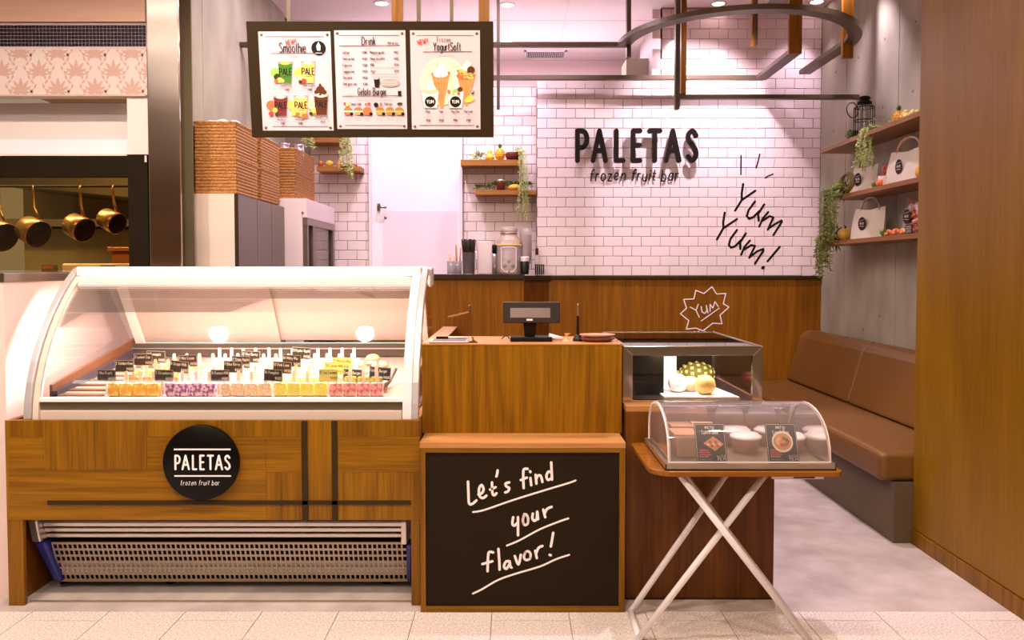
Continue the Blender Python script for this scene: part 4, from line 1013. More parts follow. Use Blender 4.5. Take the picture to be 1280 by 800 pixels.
# low gate
g = empty('gate', (-.27, 4.15, 0), 'low wooden swing gate behind the cash counter with a metal latch', 'gate')
ga_, gb_ = P(560, 396, 4.12), P(590, 389.5, 3.95)
mb = MB(); zt1, zt2 = Z_(396, 4.15), Z_(389.5, 4.15)
xg0, xg1 = X_(566, 4.12), X_(590, 4.12)
mb.hexa([(xg0, 4.11, .0), (xg1, 4.11, .0), (xg1, 4.135, .0), (xg0, 4.135, .0)], [(xg0, 4.11, zt1), (xg1, 4.11, zt2), (xg1, 4.135, zt2), (xg0, 4.135, zt1)]).build('gate_panel', M_walnut, g)
mb = MB(); mb.hexa([(xg0 - .03, 4.16, zt1 - .004), (xg1 - .015, 4.105, zt2 - .004), (xg1, 4.135, zt2 - .002), (xg0, 4.18, zt1 - .003)], [(xg0 - .03, 4.16, zt1 + .004), (xg1 - .015, 4.105, zt2 + .004), (xg1, 4.135, zt2 + .004), (xg0, 4.18, zt1 + .004)]).build('gate_cap', M_oaky, g)
MB().box(xg1 - .02, xg1 - .005, 4.105, 4.135, zt2 + .003, zt2 + .035).build('latch', M_steeld, g, bev=.002)

# things on the cash counter --------------------------------------------------
d = empty('customer_display', P(662, 425, 3.27).freeze() and (X_(663, 3.27), 3.27, CT), 'black customer price display on a short stand', 'display')
X0 = X_(663, 3.27)
MB().box(X_(638, 3.24), X_(690, 3.24), 3.20, 3.30, CT, CT + .018).build('base', M_black, d, bev=.003)
MB().hexa([(X0 - .024, 3.24, CT + .018), (X0 + .018, 3.24, CT + .018), (X0 + .018, 3.27, CT + .018), (X0 - .024, 3.27, CT + .018)], [(X0 - .030, 3.235, CT + .075), (X0 + .026, 3.235, CT + .075), (X0 + .026, 3.27, CT + .075), (X0 - .030, 3.27, CT + .075)]).build('neck', M_black, d, bev=.003)
sc = MB(); a, b = P(628.5, 404, 3.225), P(700, 377.5, 3.25)
sc.hexa([(a.x, 3.225, a.z), (b.x, 3.225, a.z), (b.x, 3.275, a.z), (a.x, 3.275, a.z)], [(a.x, 3.245, b.z), (b.x, 3.245, b.z), (b.x, 3.28, b.z), (a.x, 3.28, b.z)])
hd = sc.build('screen_housing', C(48, 38, 34, .35), d, bev=.004)
Ud = Vector((0, .02, b.z - a.z)).normalized(); Od = Vector((a.x, 3.2248, a.z))
mb = MB(); L = (b.z - a.z); mb.prism([(.030, L*.27), (.192, L*.27), (.192, L*.74), (.030, L*.74)], Od + Vector((0, -.0006, 0)), XA, Ud, -.0006).build('screen', C(118, 100, 100, .25), d)
MB().prism([(.096, L*.12), (.121, L*.12), (.121, L*.21), (.096, L*.21)], Od + Vector((0, -.0006, 0)), XA, Ud, -.0006).build('maker_badge', C(220, 215, 210), d)
tag(MB().tube([(X_(637, 3.27), 3.27, CT + .006), (X_(634, 3.27), 3.275, CT + .018), (X_(630, 3.27), 3.28, CT + .015), (X_(627, 3.28), 3.30, CT + .004)], .0025, 6).build('cable', M_black), 'thin black cable behind the customer display', 'cable')
tb = empty('card_tray', (X_(562, 3.17), 3.17, CT), 'silver tray at the left end of the cash counter', 'tray')
bx(X_(536, 3.15), X_(586, 3.15), 3.125, 3.23, CT, CT + .010).build('tray_body', C(190, 178, 184, .35, .3), tb, bev=.005, seg=3)
bx(X_(541, 3.15), X_(582, 3.15), 3.135, 3.22, CT + .010, CT + .012).build('mat', C(120, 100, 96, .6), tb)
tag(MB().tube([(X_(545, 3.2), 3.2, CT + .017), (X_(586, 3.2), 3.2, CT + .017)], .0045, 8).box(X_(545, 3.2), X_(560, 3.2), 3.1945, 3.2055, CT + .0125, CT + .0215, 1).build('pen', [C(226, 220, 230, .3), M_black]), 'black and silver pen lying on the silver tray', 'pen')
q = X_(590, 3.17); tag(MB().lathe([(.014, 0), (.014, .008), (.005, .012), (.008, .02), (0, .024)], (q, 3.17, CT), 12).tube([(q + .005, 3.165, CT + .004), (q + .012, 3.15, CT + .0035), (q + .022, 3.15, CT + .0035)], .003, 6).build('desk_bell', C(110, 84, 50, .3, .8)), 'small brass bell beside the silver tray', 'bell')
q = X_(697, 3.25); tag(MB().tube([(q - .035, 3.25, CT + .018), (q + .02, 3.26, CT + .008)], [.013, .007], 12).build('receipt_roll', C(250, 238, 244, .6)), 'white paper roll lying right of the customer display', 'paper')
q = X_(708, 3.22); tag(MB().add([(q-.014,3.21,CT),(q+.010,3.205,CT),(q+.012,3.235,CT),(q-.012,3.235,CT),(q-.002,3.22,CT+.018),(q+.017,3.215,CT+.034),(q-.008,3.22,CT+.034)],
    [(3,2,1,0),(0,1,4),(1,2,4),(2,3,4),(3,0,4),(4,5,6),(4,6,5)]).build('folded_note', C(236, 180, 120, .7)), 'small folded paper stand on the cash counter', 'paper')
q = X_(722.5, 3.24)
pn = empty('pen_stand', (q, 3.24, CT), 'black counter pen standing upright in its holder', 'pen')
MB().lathe([(.021, 0), (.020, .010), (.012, .022), (.008, .026), (0, .026)], (q, 3.24, CT), 14).build('holder', C(52, 48, 44, .3), pn)
MB().lathe([(.0045, .024), (.0055, .03), (.0048, .10), (.004, .102)], (q, 3.24, CT), 10).build('barrel', M_black, pn)
MB().lathe([(.004, .102), (.0036, .145), (.0015, .153), (0, .153)], (q, 3.24, CT), 10).build('cap', C(160, 140, 130, .3, .7), pn)
for k, (dz, lab, cl) in enumerate([(0, 'lower of two brown saucers on the right end of the cash counter', (120, 62, 36)), (.0145, 'upper of two brown saucers on the right end of the cash counter', (196, 140, 112))]):
    q = X_(747, 3.22); r = .072
    tag(MB().lathe([(r * .62, .0), (r * .66, .0), (r*.92, .008), (r, .013), (r, .0155), (r*.9, .012), (r * .62, .004), (0, .004)], (q, 3.22, CT + dz), 30, sc=(1, .75)).build('saucer', C(*cl, .35)), lab, 'saucer')
# ================================================================== RIGHT COUNTER WITH GLASS DISPLAY
YS = 3.05
sc0, sc1 = X_(783, YS) + .003, X_(971, YS)
szt = Z_(508, YS)
sct = empty('side_counter', (.72, 3.4, 0), 'low red-brown wooden counter carrying the small glass display', 'counter')
bx(sc0, sc1, YS, 4.30, 0, szt - .02).build('body', M_walnut, sct)
bx(sc0 - .001, sc1 + .001, YS - .001, 4.30, szt - .02, szt).build('worktop', M_oaky, sct)
bx(sc0, sc1, YS - .004, YS - .0008, .0, .006).build('foot_trim', M_dark, sct)
dc = empty('glass_display', (.72, 3.5, szt), 'stainless framed glass display box holding fresh fruit', 'display case')
YD = 3.16
g0, g1 = X_(779, YD), X_(955, YD); z0, z1 = szt, Z_(432.5, YD); YE = Z_ and 3.90
tl, fw = .040, .035
def frame_piece(poly, name, mat=M_steel): MB().prism(poly, (0, YD + .022, 0), XA, ZA, .022).build(name, mat, dc, bev=.0015)
frame_piece([(g0, z1), (g0 + tl, z1 - .038), (g1 - tl, z1 - .038), (g1, z1)][::-1][::-1], 'top_frame')
frame_piece([(g0, z0), (g0 + tl, z0 + .006), (g0 + tl, z1 - .038), (g0, z1)], 'side_frame')
frame_piece([(g1, z0), (g1, z1), (g1 - tl, z1 - .038), (g1 - tl, z0 + .006)], 'side_frame')
frame_piece([(g0, z0), (g1, z0), (g1 - tl, z0 + .006), (g0 + tl, z0 + .006)], 'bottom_frame')
MB().box(g0 + tl, g1 - tl, YD + .010, YD + .014, z0 + .006, z1 - .038).build('front_glass', M_glass, dc)
for (a, b, y0, y1) in ((g0, g1, YE - .02, YE), (g0, g0 + .02, YD + .022, YE - .02), (g1 - .02, g1, YD + .022, YE - .02)):
    MB().box(a, b, y0, y1, z1 - .03, z1).build('top_edge', M_steeld, dc, bev=.001)
for a in (g0, g1 - .02): MB().box(a, a + .02, YE - .02, YE, z0, z1 - .03).build('corner_post', M_steeld, dc)
MB().box(g0 + .02, g1 - .02, YD + .022, YE - .02, z1 - .010, z1 - .002).build('top_glass', glassmat('smoked_glass', (.45, .33, .22), 1.3), dc)
MB().box(g1 - .012, g1 - .006, YD + .022, YE - .02, z0 + .01, z1 - .03).build('side_glass', M_glass, dc)
MB().box(g0 + .006, g0 + .012, YD + .022, YE - .02, z0 + .01, z1 - .03).build('side_panel', C(24, 18, 8, .3), dc)
MB().box(g0 + .02, g1 - .02, YE - .02, YE - .012, z0, z1 - .03).build('rear_panel', C(70, 56, 34, .3, .6), dc)
MB().box(g0 + .02, g1 - .012, YD + .022, YE - .02, z0, z0 + .006).build('base_tray', M_steeld, dc)
xb0 = X_(832, 3.30)
MB().box(g0 + .04, xb0 - .004, 3.30, 3.75, z0 + .006, z0 + .185).build('dark_unit', C(20, 14, 6, .35), dc, bev=.003)
MB().hexa([(X_(831, 3.21), 3.20, z0 + .007), (X_(925, 3.21), 3.20, z0 + .007), (X_(905, 3.2), 3.82, z0 + .007), (X_(831, 3.2), 3.82, z0 + .007)],
          [(X_(831, 3.21), 3.20, z0 + .013), (X_(925, 3.21), 3.20, z0 + .013), (X_(905, 3.2), 3.82, z0 + .013), (X_(831, 3.2), 3.82, z0 + .013)]).build('white_board', C(250, 246, 246, .6), dc)
MB().box(X_(832, 3.3), X_(855, 3.3), 3.44, 3.45, z0 + .013, z0 + .150).build('white_backing', C(250, 246, 246, .6), dc)
MB().box(g0 + .03, g1 - .03, 3.20, 3.225, z1 - .032, z1 - .014).build('light_strip', emit('display_strip', (1, .95, .9), 1.6), dc)
area_light('display_light', (X_(872, 3.25), 3.26, z1 - .035), .34, 1.6, (1, .95, .9), (X_(872, 3.25), 3.34, z0), .03)
M_pine = C(120, 112, 36, .6, name='pineapple_skin')
M_pineeye = C(226, 214, 130, .5, name='pineapple_eye')
M_pineo = noisy('pineapple_orange', (.62, .24, .015, 1), (.85, .48, .04, 1), 60, .5, .4)
M_orange = noisy('orange_peel', (.86, .36, .03, 1), (.90, .44, .05, 1), 160, .4, .1)
def eyes(mb, c, r, M, mi):
    """diamond eyes standing out of a pineapple"""
    M = M or Matrix()
    for j in range(7):
        ph = -1.15 + j * .38
        nn = max(6, int(12 * math.cos(ph)))
        for k in range(nn):
            a = 2 * pi * (k + .5 * (j % 2)) / nn
            d = Vector((math.cos(ph) * math.cos(a), math.cos(ph) * math.sin(a), math.sin(ph)))
            p = Vector((d.x * r[0], d.y * r[1], d.z * r[2])); s = r[0] * .21
            t1 = d.orthogonal().normalized(); t2 = d.cross(t1); q = [p + t1 * s, p + t2 * s, p - t1 * s, p - t2 * s, p + d * s * .55]
            mb.add([Vector(c) + (M @ v) for v in q], [(0, 1, 4), (1, 2, 4), (2, 3, 4), (3, 0, 4)], mi)
def crown(mb, base, L, axis=Vector((0, 0, 1)), n=18, mi=0, spread=.6):
    Rm = axis.to_track_quat('Z', 'Y').to_matrix()
    for i in range(n):
        a = i * 2.4; s = spread * (1 - i / n * .8); l = L * (.65 + .35 * i / n)
        d = Vector((math.cos(a), math.sin(a), 0)); t = Vector((-math.sin(a), math.cos(a), 0)) * L * .09
        p0 = d * L * .06; p1 = d * l * s * .55 + Vector((0, 0, l * .55)); p2 = d * l * s * 1.15 + Vector((0, 0, l * (.95 - s * .2)))
        vs = [p0 - t, p0 + t, p1 + t * .8, p1 - t * .8, p2]
        mb.add([Vector(base) + (Rm @ v) for v in vs], [(0, 1, 2, 3), (3, 2, 4)], mi)
c = P(871, 473, 3.50); r = (.054, .054, .075); Mx = Matrix.Rotation(pi/2, 3, 'Y'); zc = z0 + .013 + .054
pa = empty('pineapple', (c.x, 3.50, z0 + .013), 'pineapple lying on its side in the lit glass display', 'pineapple')
MB().ball((c.x, 3.50, zc), (.051, .051, .078), 16, 0, Mx, 10).build('fruit_body', M_pine, pa)
mb = MB(); eyes(mb, (c.x, 3.50, zc), (.051, .051, .078), Mx, 0); mb.build('eyes', M_pineeye, pa)['kind'] = 'stuff'
mb = MB(); crown(mb, (c.x - .072, 3.50, zc), .10, Vector((-1, -.3, .1)), 16); mb.build('leaf_crown', M_leafl, pa)
def fruit(name, c, r, mat, lab, cat, stem=False, sq=.92):
    t = empty(name, c, lab, cat); z = c[2]
    MB().lathe([(0, .04*r), (r*.45, 0), (r*.82, .35*r*sq), (r, .95*r*sq), (r*.86, 1.5*r*sq), (r*.45, 1.88*r*sq), (r*.12, 1.93*r*sq), (0, 1.86*r*sq)], c, 18, cap=False).build('fruit_body', mat, t)
    MB().lathe([(.0035, 1.85*r*sq), (.003, 1.95*r*sq), (0, 1.96*r*sq)], c, 6, cap=False).build('stem', C(96, 74, 30), t)
    return t
c = P(881, 500, 3.27); fruit('orange', (c.x, 3.27, z0 + .0135), .044, noisy('yellow_orange', (.85, .50, .12, 1), (.88, .56, .18, 1), 100, .4, .05), 'yellow orange standing in front of the lying pineapple in the display', 'orange')
c = P(864, 496, 3.33); fruit('peach', (c.x, 3.345, z0 + .0135), .036, noisy('peach_skin', (.80, .42, .28, 1), (.85, .55, .38, 1), 20, .5), 'pale peach half hidden behind the orange in the glass display', 'peach')
c = P(847, 492, 3.33); fruit('dragon_fruit', (c.x, 3.33, z0 + .0135), .042, noisy('pale_fruit', (.85, .66, .66, 1), (.9, .78, .74, 1), 30, .5), 'pale overexposed fruit at the left of the white board in the display', 'fruit')
c = P(938, 480, 3.5); fruit('apple', (c.x, 3.52, z0 + .0065), .038, C(205, 84, 60, .35), 'red-orange fruit at the right end inside the glass display', 'fruit')

# ================================================================== FOLDING TABLE WITH ACRYLIC DOME
TZ = .615
ft = empty('folding_table', (.77, 2.8, 0), 'small folding table with rounded wooden top and white crossed tube legs', 'table')
fy, by = 2.585, 3.035
fx0, fx1, bx0_, bx1_ = .500, 1.085, .452, 1.10
out = []
def rc(cx, cy, r, a0, a1, n=6): return [(cx + r * math.cos(a0 + (a1 - a0) * i / n), cy + r * math.sin(a0 + (a1 - a0) * i / n)) for i in range(n + 1)]
out += rc(.452 + .075, fy + .075, .075, pi, 1.5 * pi) + rc(fx1 - .03, fy + .03, .03, 1.5 * pi, 2 * pi) + rc(fx1 - .03, by - .03, .03, 0, pi/2) + rc(.452 + .03, by - .03, .03, pi/2, pi)
MB().prism(out, (0, 0, TZ - .018), XA, YA, .018).build('tabletop', wood('table_veneer', (.20, .065, .006, 1), (.31, .11, .014, 1), 'x', .22), ft, bev=.004)
def leg(a, b, name='leg'): MB().tube([a, b], .0115, 12).build(name, M_whitegloss, ft)
zt = TZ - .02
fp = lambda px, Y, z: Vector((X_(px, Y), Y, z))
# frame one (two long tubes rising to the right), frame two (one tube rising to the left in view, mate behind)
A1, B1 = fp(796, 2.70, .012), Vector((.670*1, 2.66, zt)); 
la = [(Vector((.425, 2.70, .012)), Vector((.760, 2.64, zt))), (Vector((.425, 2.925, .012)), Vector((.790, 2.99, zt)))]
la = [(Vector((.436, 2.70, .012)), Vector((.845, 2.64, zt))), (Vector((.438, 2.91, .012)), Vector((.875, 3.00, zt)))]
for a, b in la: leg(a, b)
leg(la[0][0], la[1][0], 'foot_bar')
lb = [(Vector((1.01, 2.675, .012)), Vector((.555, 2.615, zt)))]
for a, b in lb: leg(a, b)
leg(Vector((1.02, 2.94, .012)), Vector((.58, 2.975, zt))); leg(lb[0][0], Vector((1.02, 2.94, .012)), 'foot_bar')
MB().tube([(.845, 2.64, zt - .003), (.875, 3.0, zt - .003)], .008, 8).build('hinge_bar', M_whitegloss, ft)
mb = MB(); y_, z_ = 2.62, TZ - .030
mb.box(.86, 1.03, y_, y_ + .012, z_ - .004, z_ + .011, 0); mb.box(.93, 1.0, y_ - .001, y_, z_ - .001, z_ + .005, 1)
mb.build('support_rail', [M_whitegloss, C(70, 56, 40)], ft)
MB().tube([(.708, 2.668, .399), (.708, 2.630, .399)], .006, 8).build('pivot_bolt', M_steeld, ft)

dm = empty('acrylic_dome', (.78, 2.8, TZ), 'clear arched acrylic cover over a steel tray on the folding table', 'food cover')
dx0_, dx1_, dy0, dy1 = .503, 1.062, 2.60, 3.015
MB().box(dx0_, dx1_, dy0, dy1, TZ, TZ + .004).box(dx0_, dx1_, dy0, dy0 + .003, TZ, TZ + .021).box(dx0_, dx0_ + .003, dy0, dy1, TZ, TZ + .021).box(dx1_ - .003, dx1_, dy0, dy1, TZ, TZ + .021).box(dx0_, dx1_, dy1 - .003, dy1, TZ, TZ + .021).build('tray', noisy('tray_steel', (.62, .54, .46, 1), (.74, .65, .57, 1), 10, .32, metal=.9), dm)
MB().box(dx0_ + .004, dx1_ - .004, dy0 + .004, dy1 - .004, TZ + .004, TZ + .006).build('tray_mat', C(150, 128, 108, .35, .3), dm)
prof = []
yc0, yc1, zb, zh = dy0 + .012, dy1 - .012, TZ + .0215, .166
for i in range(17):
    t = pi * i / 16; prof.append(((yc0 + yc1) / 2 + .02 * math.sin(t) - (yc1 - yc0) / 2 * math.cos(t), zb + zh * (math.sin(t) ** .72)))
vs = []; fs = []
ix0, ix1 = dx0_ + .015, dx1_ - .015
for (y, z) in prof: vs += [(ix0, y, z), (ix1, y, z)]
for i in range(16): fs.append((i*2, i*2+1, i*2+3, i*2+2))
MB().add(vs, fs, 0, True).build('cover_sheet', M_acryl, dm)
for xx in (ix0, ix1):
    mm = MB(); n = len(prof); cy_ = (yc0 + yc1) / 2
    mm.prism([(y, z) for y, z in prof], (xx - .001, 0, 0), YA, ZA, .002); mm.build('end_panel', M_acryl, dm)
    mm = MB()
    for s_ in (0, 1): pass
    vs = []; fs = []
    for (y, z) in prof:
        k = Vector((y - cy_, z - zb)); k = k.normalized() * .008 if k.length > 0 else k
        vs += [(xx - .004, y, z), (xx + .004, y, z), (xx + .004, y - k.x, z - k.y), (xx - .004, y - k.x, z - k.y)]
    for i in range(n - 1):
        for q in range(4): q2 = (q + 1) % 4; fs.append((i*4+q, i*4+q2, (i+1)*4+q2, (i+1)*4+q))
    mm.add(vs, fs).build('arch_edge', C(246, 226, 222, .3), dm)
MB().box(ix0, ix1, yc0 - .003, yc0 + .003, zb, zb + .005).build('front_edge', C(246, 226, 222, .3), dm)
# kraft meal boxes
M_kraft = noisy('kraft_card', (.50, .27, .16, 1), (.56, .32, .20, 1), 60, .8)
fz = TZ + .0065
def kraft(x, y, lab, w=.085, d=.06, h=.078):
    t = empty('meal_box', (x, y, fz), lab, 'box', 'kraft paper meal boxes under the clear cover')
    MB().hexa([(x-w*.82, y-d*.82, fz), (x+w*.82, y-d*.82, fz), (x+w*.82, y+d*.82, fz), (x-w*.82, y+d*.82, fz)], [(x-w, y-d, fz+h), (x+w, y-d, fz+h), (x+w, y+d, fz+h), (x-w, y+d, fz+h)]).build('box_body', M_kraft, t, bev=.004)
    for s in (-1, 1):
        MB().hexa([(x, y+s*d*.02, fz+h+.002), (x+w, y+s*d*.02, fz+h+.002), (x+w, y+s*d, fz+h), (x, y+s*d, fz+h)][::s], [(x, y+s*d*.02, fz+h+.014), (x+w*.98, y+s*d*.02, fz+h+.012), (x+w, y+s*d, fz+h+.002), (x, y+s*d, fz+h+.002)][::s]).build('top_flap', C(214, 160, 120, .7), t)
    MB().box(x - w * .98, x, y - d*.97, y + d*.97, fz + h, fz + h + .004).build('inner_flap', C(205, 150, 112, .7), t)
kraft(.645, 2.80, 'kraft paper meal box, nearer left one under the clear cover'); kraft(.66, 2.94, 'kraft paper meal box farther back under the clear cover', .08, .05)
M_lid = C(252, 240, 244, .35, name='paper_lid')
def bowl(x, y, lab):
    t = empty('lidded_bowl', (x, y, fz), lab, 'bowl', 'white-lidded paper bowls under the clear cover')
    MB().lathe([(0, 0), (.040, 0), (.052, .050), (.053, .052)], (x, y, fz), 26, cap=False).build('bowl_body', C(206, 150, 130, .7), t)
    MB().lathe([(.053, .050), (.0555, .052), (.055, .060), (.048, .062), (.044, .068), (.020, .069), (0, .069)], (x, y, fz), 26, cap=False).build('lid', M_lid, t)
bowl(.835, 2.84, 'front left paper bowl with white lid under the clear cover'); bowl(.992, 2.84, 'front right paper bowl with white lid under the clear cover')
bowl(.83, 2.955, 'rear left paper bowl with white lid under the clear cover'); bowl(.955, 2.955, 'rear right paper bowl with white lid under the clear cover')
# menu cards
def mcard(x0, x1, pxl, lab, kind):
    y = 2.645; t = empty('menu_card', ((x0+x1)/2, y, fz), lab, 'card'); h = .138; tilt = .28
    U = Vector((-.035, math.sin(tilt), math.cos(tilt))).normalized(); R = XA; O = Vector((x0, y, fz)); w = x1 - x0
    MB().prism([(0, 0), (w, 0), (w, h), (0, h)], O + Vector((0, .002, 0)), R, U, .002).build('card', C(52, 44, 42, .3), t)
    N = R.cross(U).normalized(); O2 = O + N * .0004; mb = MB()
    for q in ([(.003, .003), (w-.003, .003)], [(w-.003, .003), (w-.003, h-.003)], [(w-.003, h-.003), (.003, h-.003)], [(.003, h-.003), (.003, .003)]): mb.stroke(q, .0012, O2, R, U, 0, 0, 0)
    text(mb, 'MATSU', w/2, h*.865, .010, .0016, O2, R, U, 0, 0, xs=.9, align='c', gap=.25, jit=.05)
    text(mb, 'Lunch Box', w/2, h*.745, .0135, .0019, O2, R, U, 0, 0, xs=.92, align='c', gap=.2, jit=.05)
    text(mb, '=650', w*.96, h*.12, .017, .0016, O2, R, U, 0, 0, xs=.85, align='r', gap=.15, rot=.06)
    for i in range(3): text(mb, 'the house selection', w*.08, h*(.19 - i*.05), .0040, .0007, O2, R, U, 0, 0, xs=1.0, gap=.2) if i < 1 else mb.stroke([(w*.08, h*(.19-i*.05)), (w*.5, h*(.19-i*.05))], .0008, O2, R, U, 0, 0, 0)
    mb.stroke([(w*.5, h*.055), (w*.93, h*.085)], .0009, O2, R, U, 0, 0, 0)
    for i in range(3): mb.box(0,0,0,0,0,0,1) if 0 else mb.prism([(w*.1, h*(.34-i*.055)), (w*(.42+.03*i), h*(.34-i*.055)), (w*(.42+.03*i), h*(.375-i*.055)), (w*.1, h*(.375-i*.055))], O2, R, U, .0002, 1)
    O3 = O2 + N * .0002
    if kind == 0:
        mb.prism([(w*.25, h*.52), (w*.62, h*.34), (w*.93, h*.50), (w*.60, h*.69)], O3, R, U, .0002, 2)
        for k in range(7): mb.disc((w*(.42 + .06*k), h*(.50 + .05*math.sin(k*2.1))), .0055, O3 + N*.0003*(k%3+1), R, U, 0, (3, 4, 1)[k % 3], 9)
    else:
        mb.disc((w*.52, h*.56), w*.34, O3, R, U, .0002, 5, 26); mb.disc((w*.52, h*.56), w*.29, O3 + N*.0003, R, U, 0, 2, 26, w*.27)
        for k in range(9): mb.disc((w*(.52 + .17*math.cos(k*2.3)), h*(.56 + .085*math.sin(k*2.3))), .006, O3 + N*.0003*(k%3+2), R, U, 0, (6, 3, 4)[k % 3], 9)
    mb.build('print', [C(240, 226, 222), C(214, 66, 44), C(226, 150, 96), C(240, 205, 150), C(190, 90, 50), C(250, 240, 235), C(90, 110, 40)], t)
mcard(.618, .720, 0, 'black card with a square meal picture, left of the two under the cover', 0)
mcard(.856, .960, 0, 'black card with a round noodle bowl picture, right of the two under the cover', 1)

# ================================================================== BENCH
bn = empty('bench', (2.05, 4.9, 0), 'long tan leather bench with backrest along the concrete wall', 'bench')
bx(1.775, XCR - .001, 3.685, 6.17, 0, .285).build('base', C(98, 82, 62, .45), bn, bev=.003)
bx(1.712, 2.20, 3.69, 6.17, .286, .425).build('seat', M_leather, bn, bev=.03, seg=4)
def back(y0, y1):
    m = MB(); prof = [(2.12, .430), (2.385, .430), (2.385, .80), (2.30, .815), (2.245, .80), (2.215, .76)]
    a = [(x, y0, z) for x, z in prof]; b = [(x, y1, z) for x, z in prof]; n = len(prof)
    m.add(a + b, [tuple(range(n)), tuple(range(n, 2*n))[::-1]] + [((i+1) % n, i, n+i, n+(i+1) % n) for i in range(n)])
    return m.build('backrest', M_leather, bn, bev=.022, seg=3)
back(3.69, 5.04); back(5.045, 6.165)

# ================================================================== MENU BOARD
mbz0, mbz1 = Z_(171.5, 3.42), Z_(26.5, 3.36)
mx0, mx1 = X_(311, 3.36), X_(617, 3.40)
mn = empty('menu_board', ((mx0+mx1)/2, 3.4, mbz0), 'brown hanging menu board with three illustrated white posters', 'menu board')
Ub = Vector((0, -.06, mbz1 - mbz0)); BL = Ub.length; Ub.normalize(); Ob = Vector((mx0, 3.42, mbz0)); Nb = XA.cross(Ub)
BW = mx1 - mx0
MB().prism([(.0, 0), (BW, 0), (BW, BL), (0, BL)], Ob - Nb * .035, XA, Ub, .035).build('frame', C(46, 32, 12, .6), mn, bev=.002)
def hangrod(px, w, mat, name, d=.02): 
    x = X_(px, 3.4); MB().box(x - w/2, x + w/2, 3.385, 3.385 + d, mbz1 - .012, CEIL + .5).build(name, mat, mn)
hangrod(365, .014, M_steelbar, 'steel_hanger'); hangrod(525, .016, M_steelbar, 'steel_hanger'); hangrod(565.5, .014, M_steelbar, 'steel_hanger')
hangrod(498.5, .045, M_barwood, 'wood_hanger', .03); hangrod(605.5, .045, M_barwood, 'wood_hanger', .03)
def poster(bpx, zb):
    """bpx: the sheet's outline in photo pixels; zb: its box in zoomed-picture pixels"""
    a = P(bpx[0], 338, 3.385).x - mx0; b = P(bpx[2], 338, 3.385).x - mx0
    v1 = (171.5 - bpx[1]) / 145 * BL; v0 = (171.5 - bpx[3]) / 145 * BL
    Op = Ob + Nb * .0004
    MB().prism([(a, v0), (b, v0), (b, v1), (a, v1)], Op, XA, Ub, .001).build('poster', M_paper, mn)
    sh = [o for o in mn.children if o.name.startswith('poster')][-1]
    kx = (b - a) / (zb[2] - zb[0]); ky = (v1 - v0) / (zb[3] - zb[1])
    F = lambda x, y: (a + (x - zb[0]) * kx, v1 - (y - zb[1]) * ky)
    for (x, y) in ((.045, .03), (.955, .03), (.045, .97), (.955, .97)):
        c_ = Op + XA * (a + (b - a) * x) + Ub * (v0 + (v1 - v0) * y) + Nb * .0012
        MB().lathe([(.0058, 0), (.0055, .003), (.003, .005), (0, .005)], c_, 12, 0, Nb.to_track_quat('Z', 'Y').to_matrix(), cap=False).build('screw', C(140, 120, 90, .35, .8), mn)
    return sh, Op + Nb * .0013, F, kx, ky
PM = [M_ink, C(206, 60, 50), C(66, 122, 22), C(244, 196, 104), C(122, 34, 40), C(240, 206, 90), C(98, 52, 26), C(246, 240, 236), C(236, 110, 60), C(60, 66, 30), C(246, 200, 170), C(150, 196, 90), C(216, 150, 84), C(170, 160, 156), C(250, 228, 200), C(196, 110, 50), C(30, 24, 20)]
class Pr:
    def __init__(s, sh, O, F, kx, ky): s.mb = MB(); s.O = O; s.F = F; s.kx = kx; s.ky = ky; s.l = 0
    def o(s): s.l += 1; return s.O + Nb * (.00003 * s.l)
    def poly(s, pts, mi): s.mb.prism([s.F(*p) for p in pts], s.o(), XA, Ub, 0, mi)
    def disc(s, x, y, r, mi, ry=None): p = s.F(x, y); s.mb.disc(p, r * s.kx, s.o(), XA, Ub, 0, mi, 16, (ry or r) * s.ky)
    def text(s, t, x, y, h, sw, mi=0, xs=.85, align='c', gap=.2, rot=0, caps=0, k=3):
        p = s.F(x, y); text(s.mb, t, p[0], p[1], h * s.ky, sw * s.kx * .8, s.o(), XA, Ub, 0, mi, xs=xs, gap=gap, align=align, rot=rot, caps=caps, k=k)
    def line(s, x0, y0, x1, y1, w, mi=0): s.mb.stroke([s.F(x0, y0), s.F(x1, y1)], w * s.kx, s.o(), XA, Ub, 0, mi, 0)
    def dots(s, x0, x1, y):
        x = x0
        while x < x1: s.line(x, y, min(x + 5.5, x1), y, 5.5); x += 9
def cup(p, x0, x1, y0, y1, body, word=True):
    w = x1 - x0; i = w * .12
    p.poly([(x0 - 3, y0), (x1 + 3, y0), (x1 - i, y1), (x0 + i, y1)], 13); p.poly([(x0, y0 + (y1-y0)*.12), (x1, y0 + (y1-y0)*.12), (x1 - i - 1, y1 - 3), (x0 + i + 1, y1 - 3)], body)
    p.disc((x0+x1)/2, y0 + (y1-y0)*.10, w*.33, 14 if body != 2 else 5, w*.12)
    p.line(x0 - 4, y0, x1 + 4, y0, 4, 7)
    if word: p.text('PALE', (x0+x1)/2, y0 + (y1-y0)*.62, (y1-y0)*.29, 8.5, 0, xs=.95, gap=.14); p.line(x0 + i + 18, y0 + (y1-y0)*.70, x1 - i - 10, y0 + (y1-y0)*.70, 3)
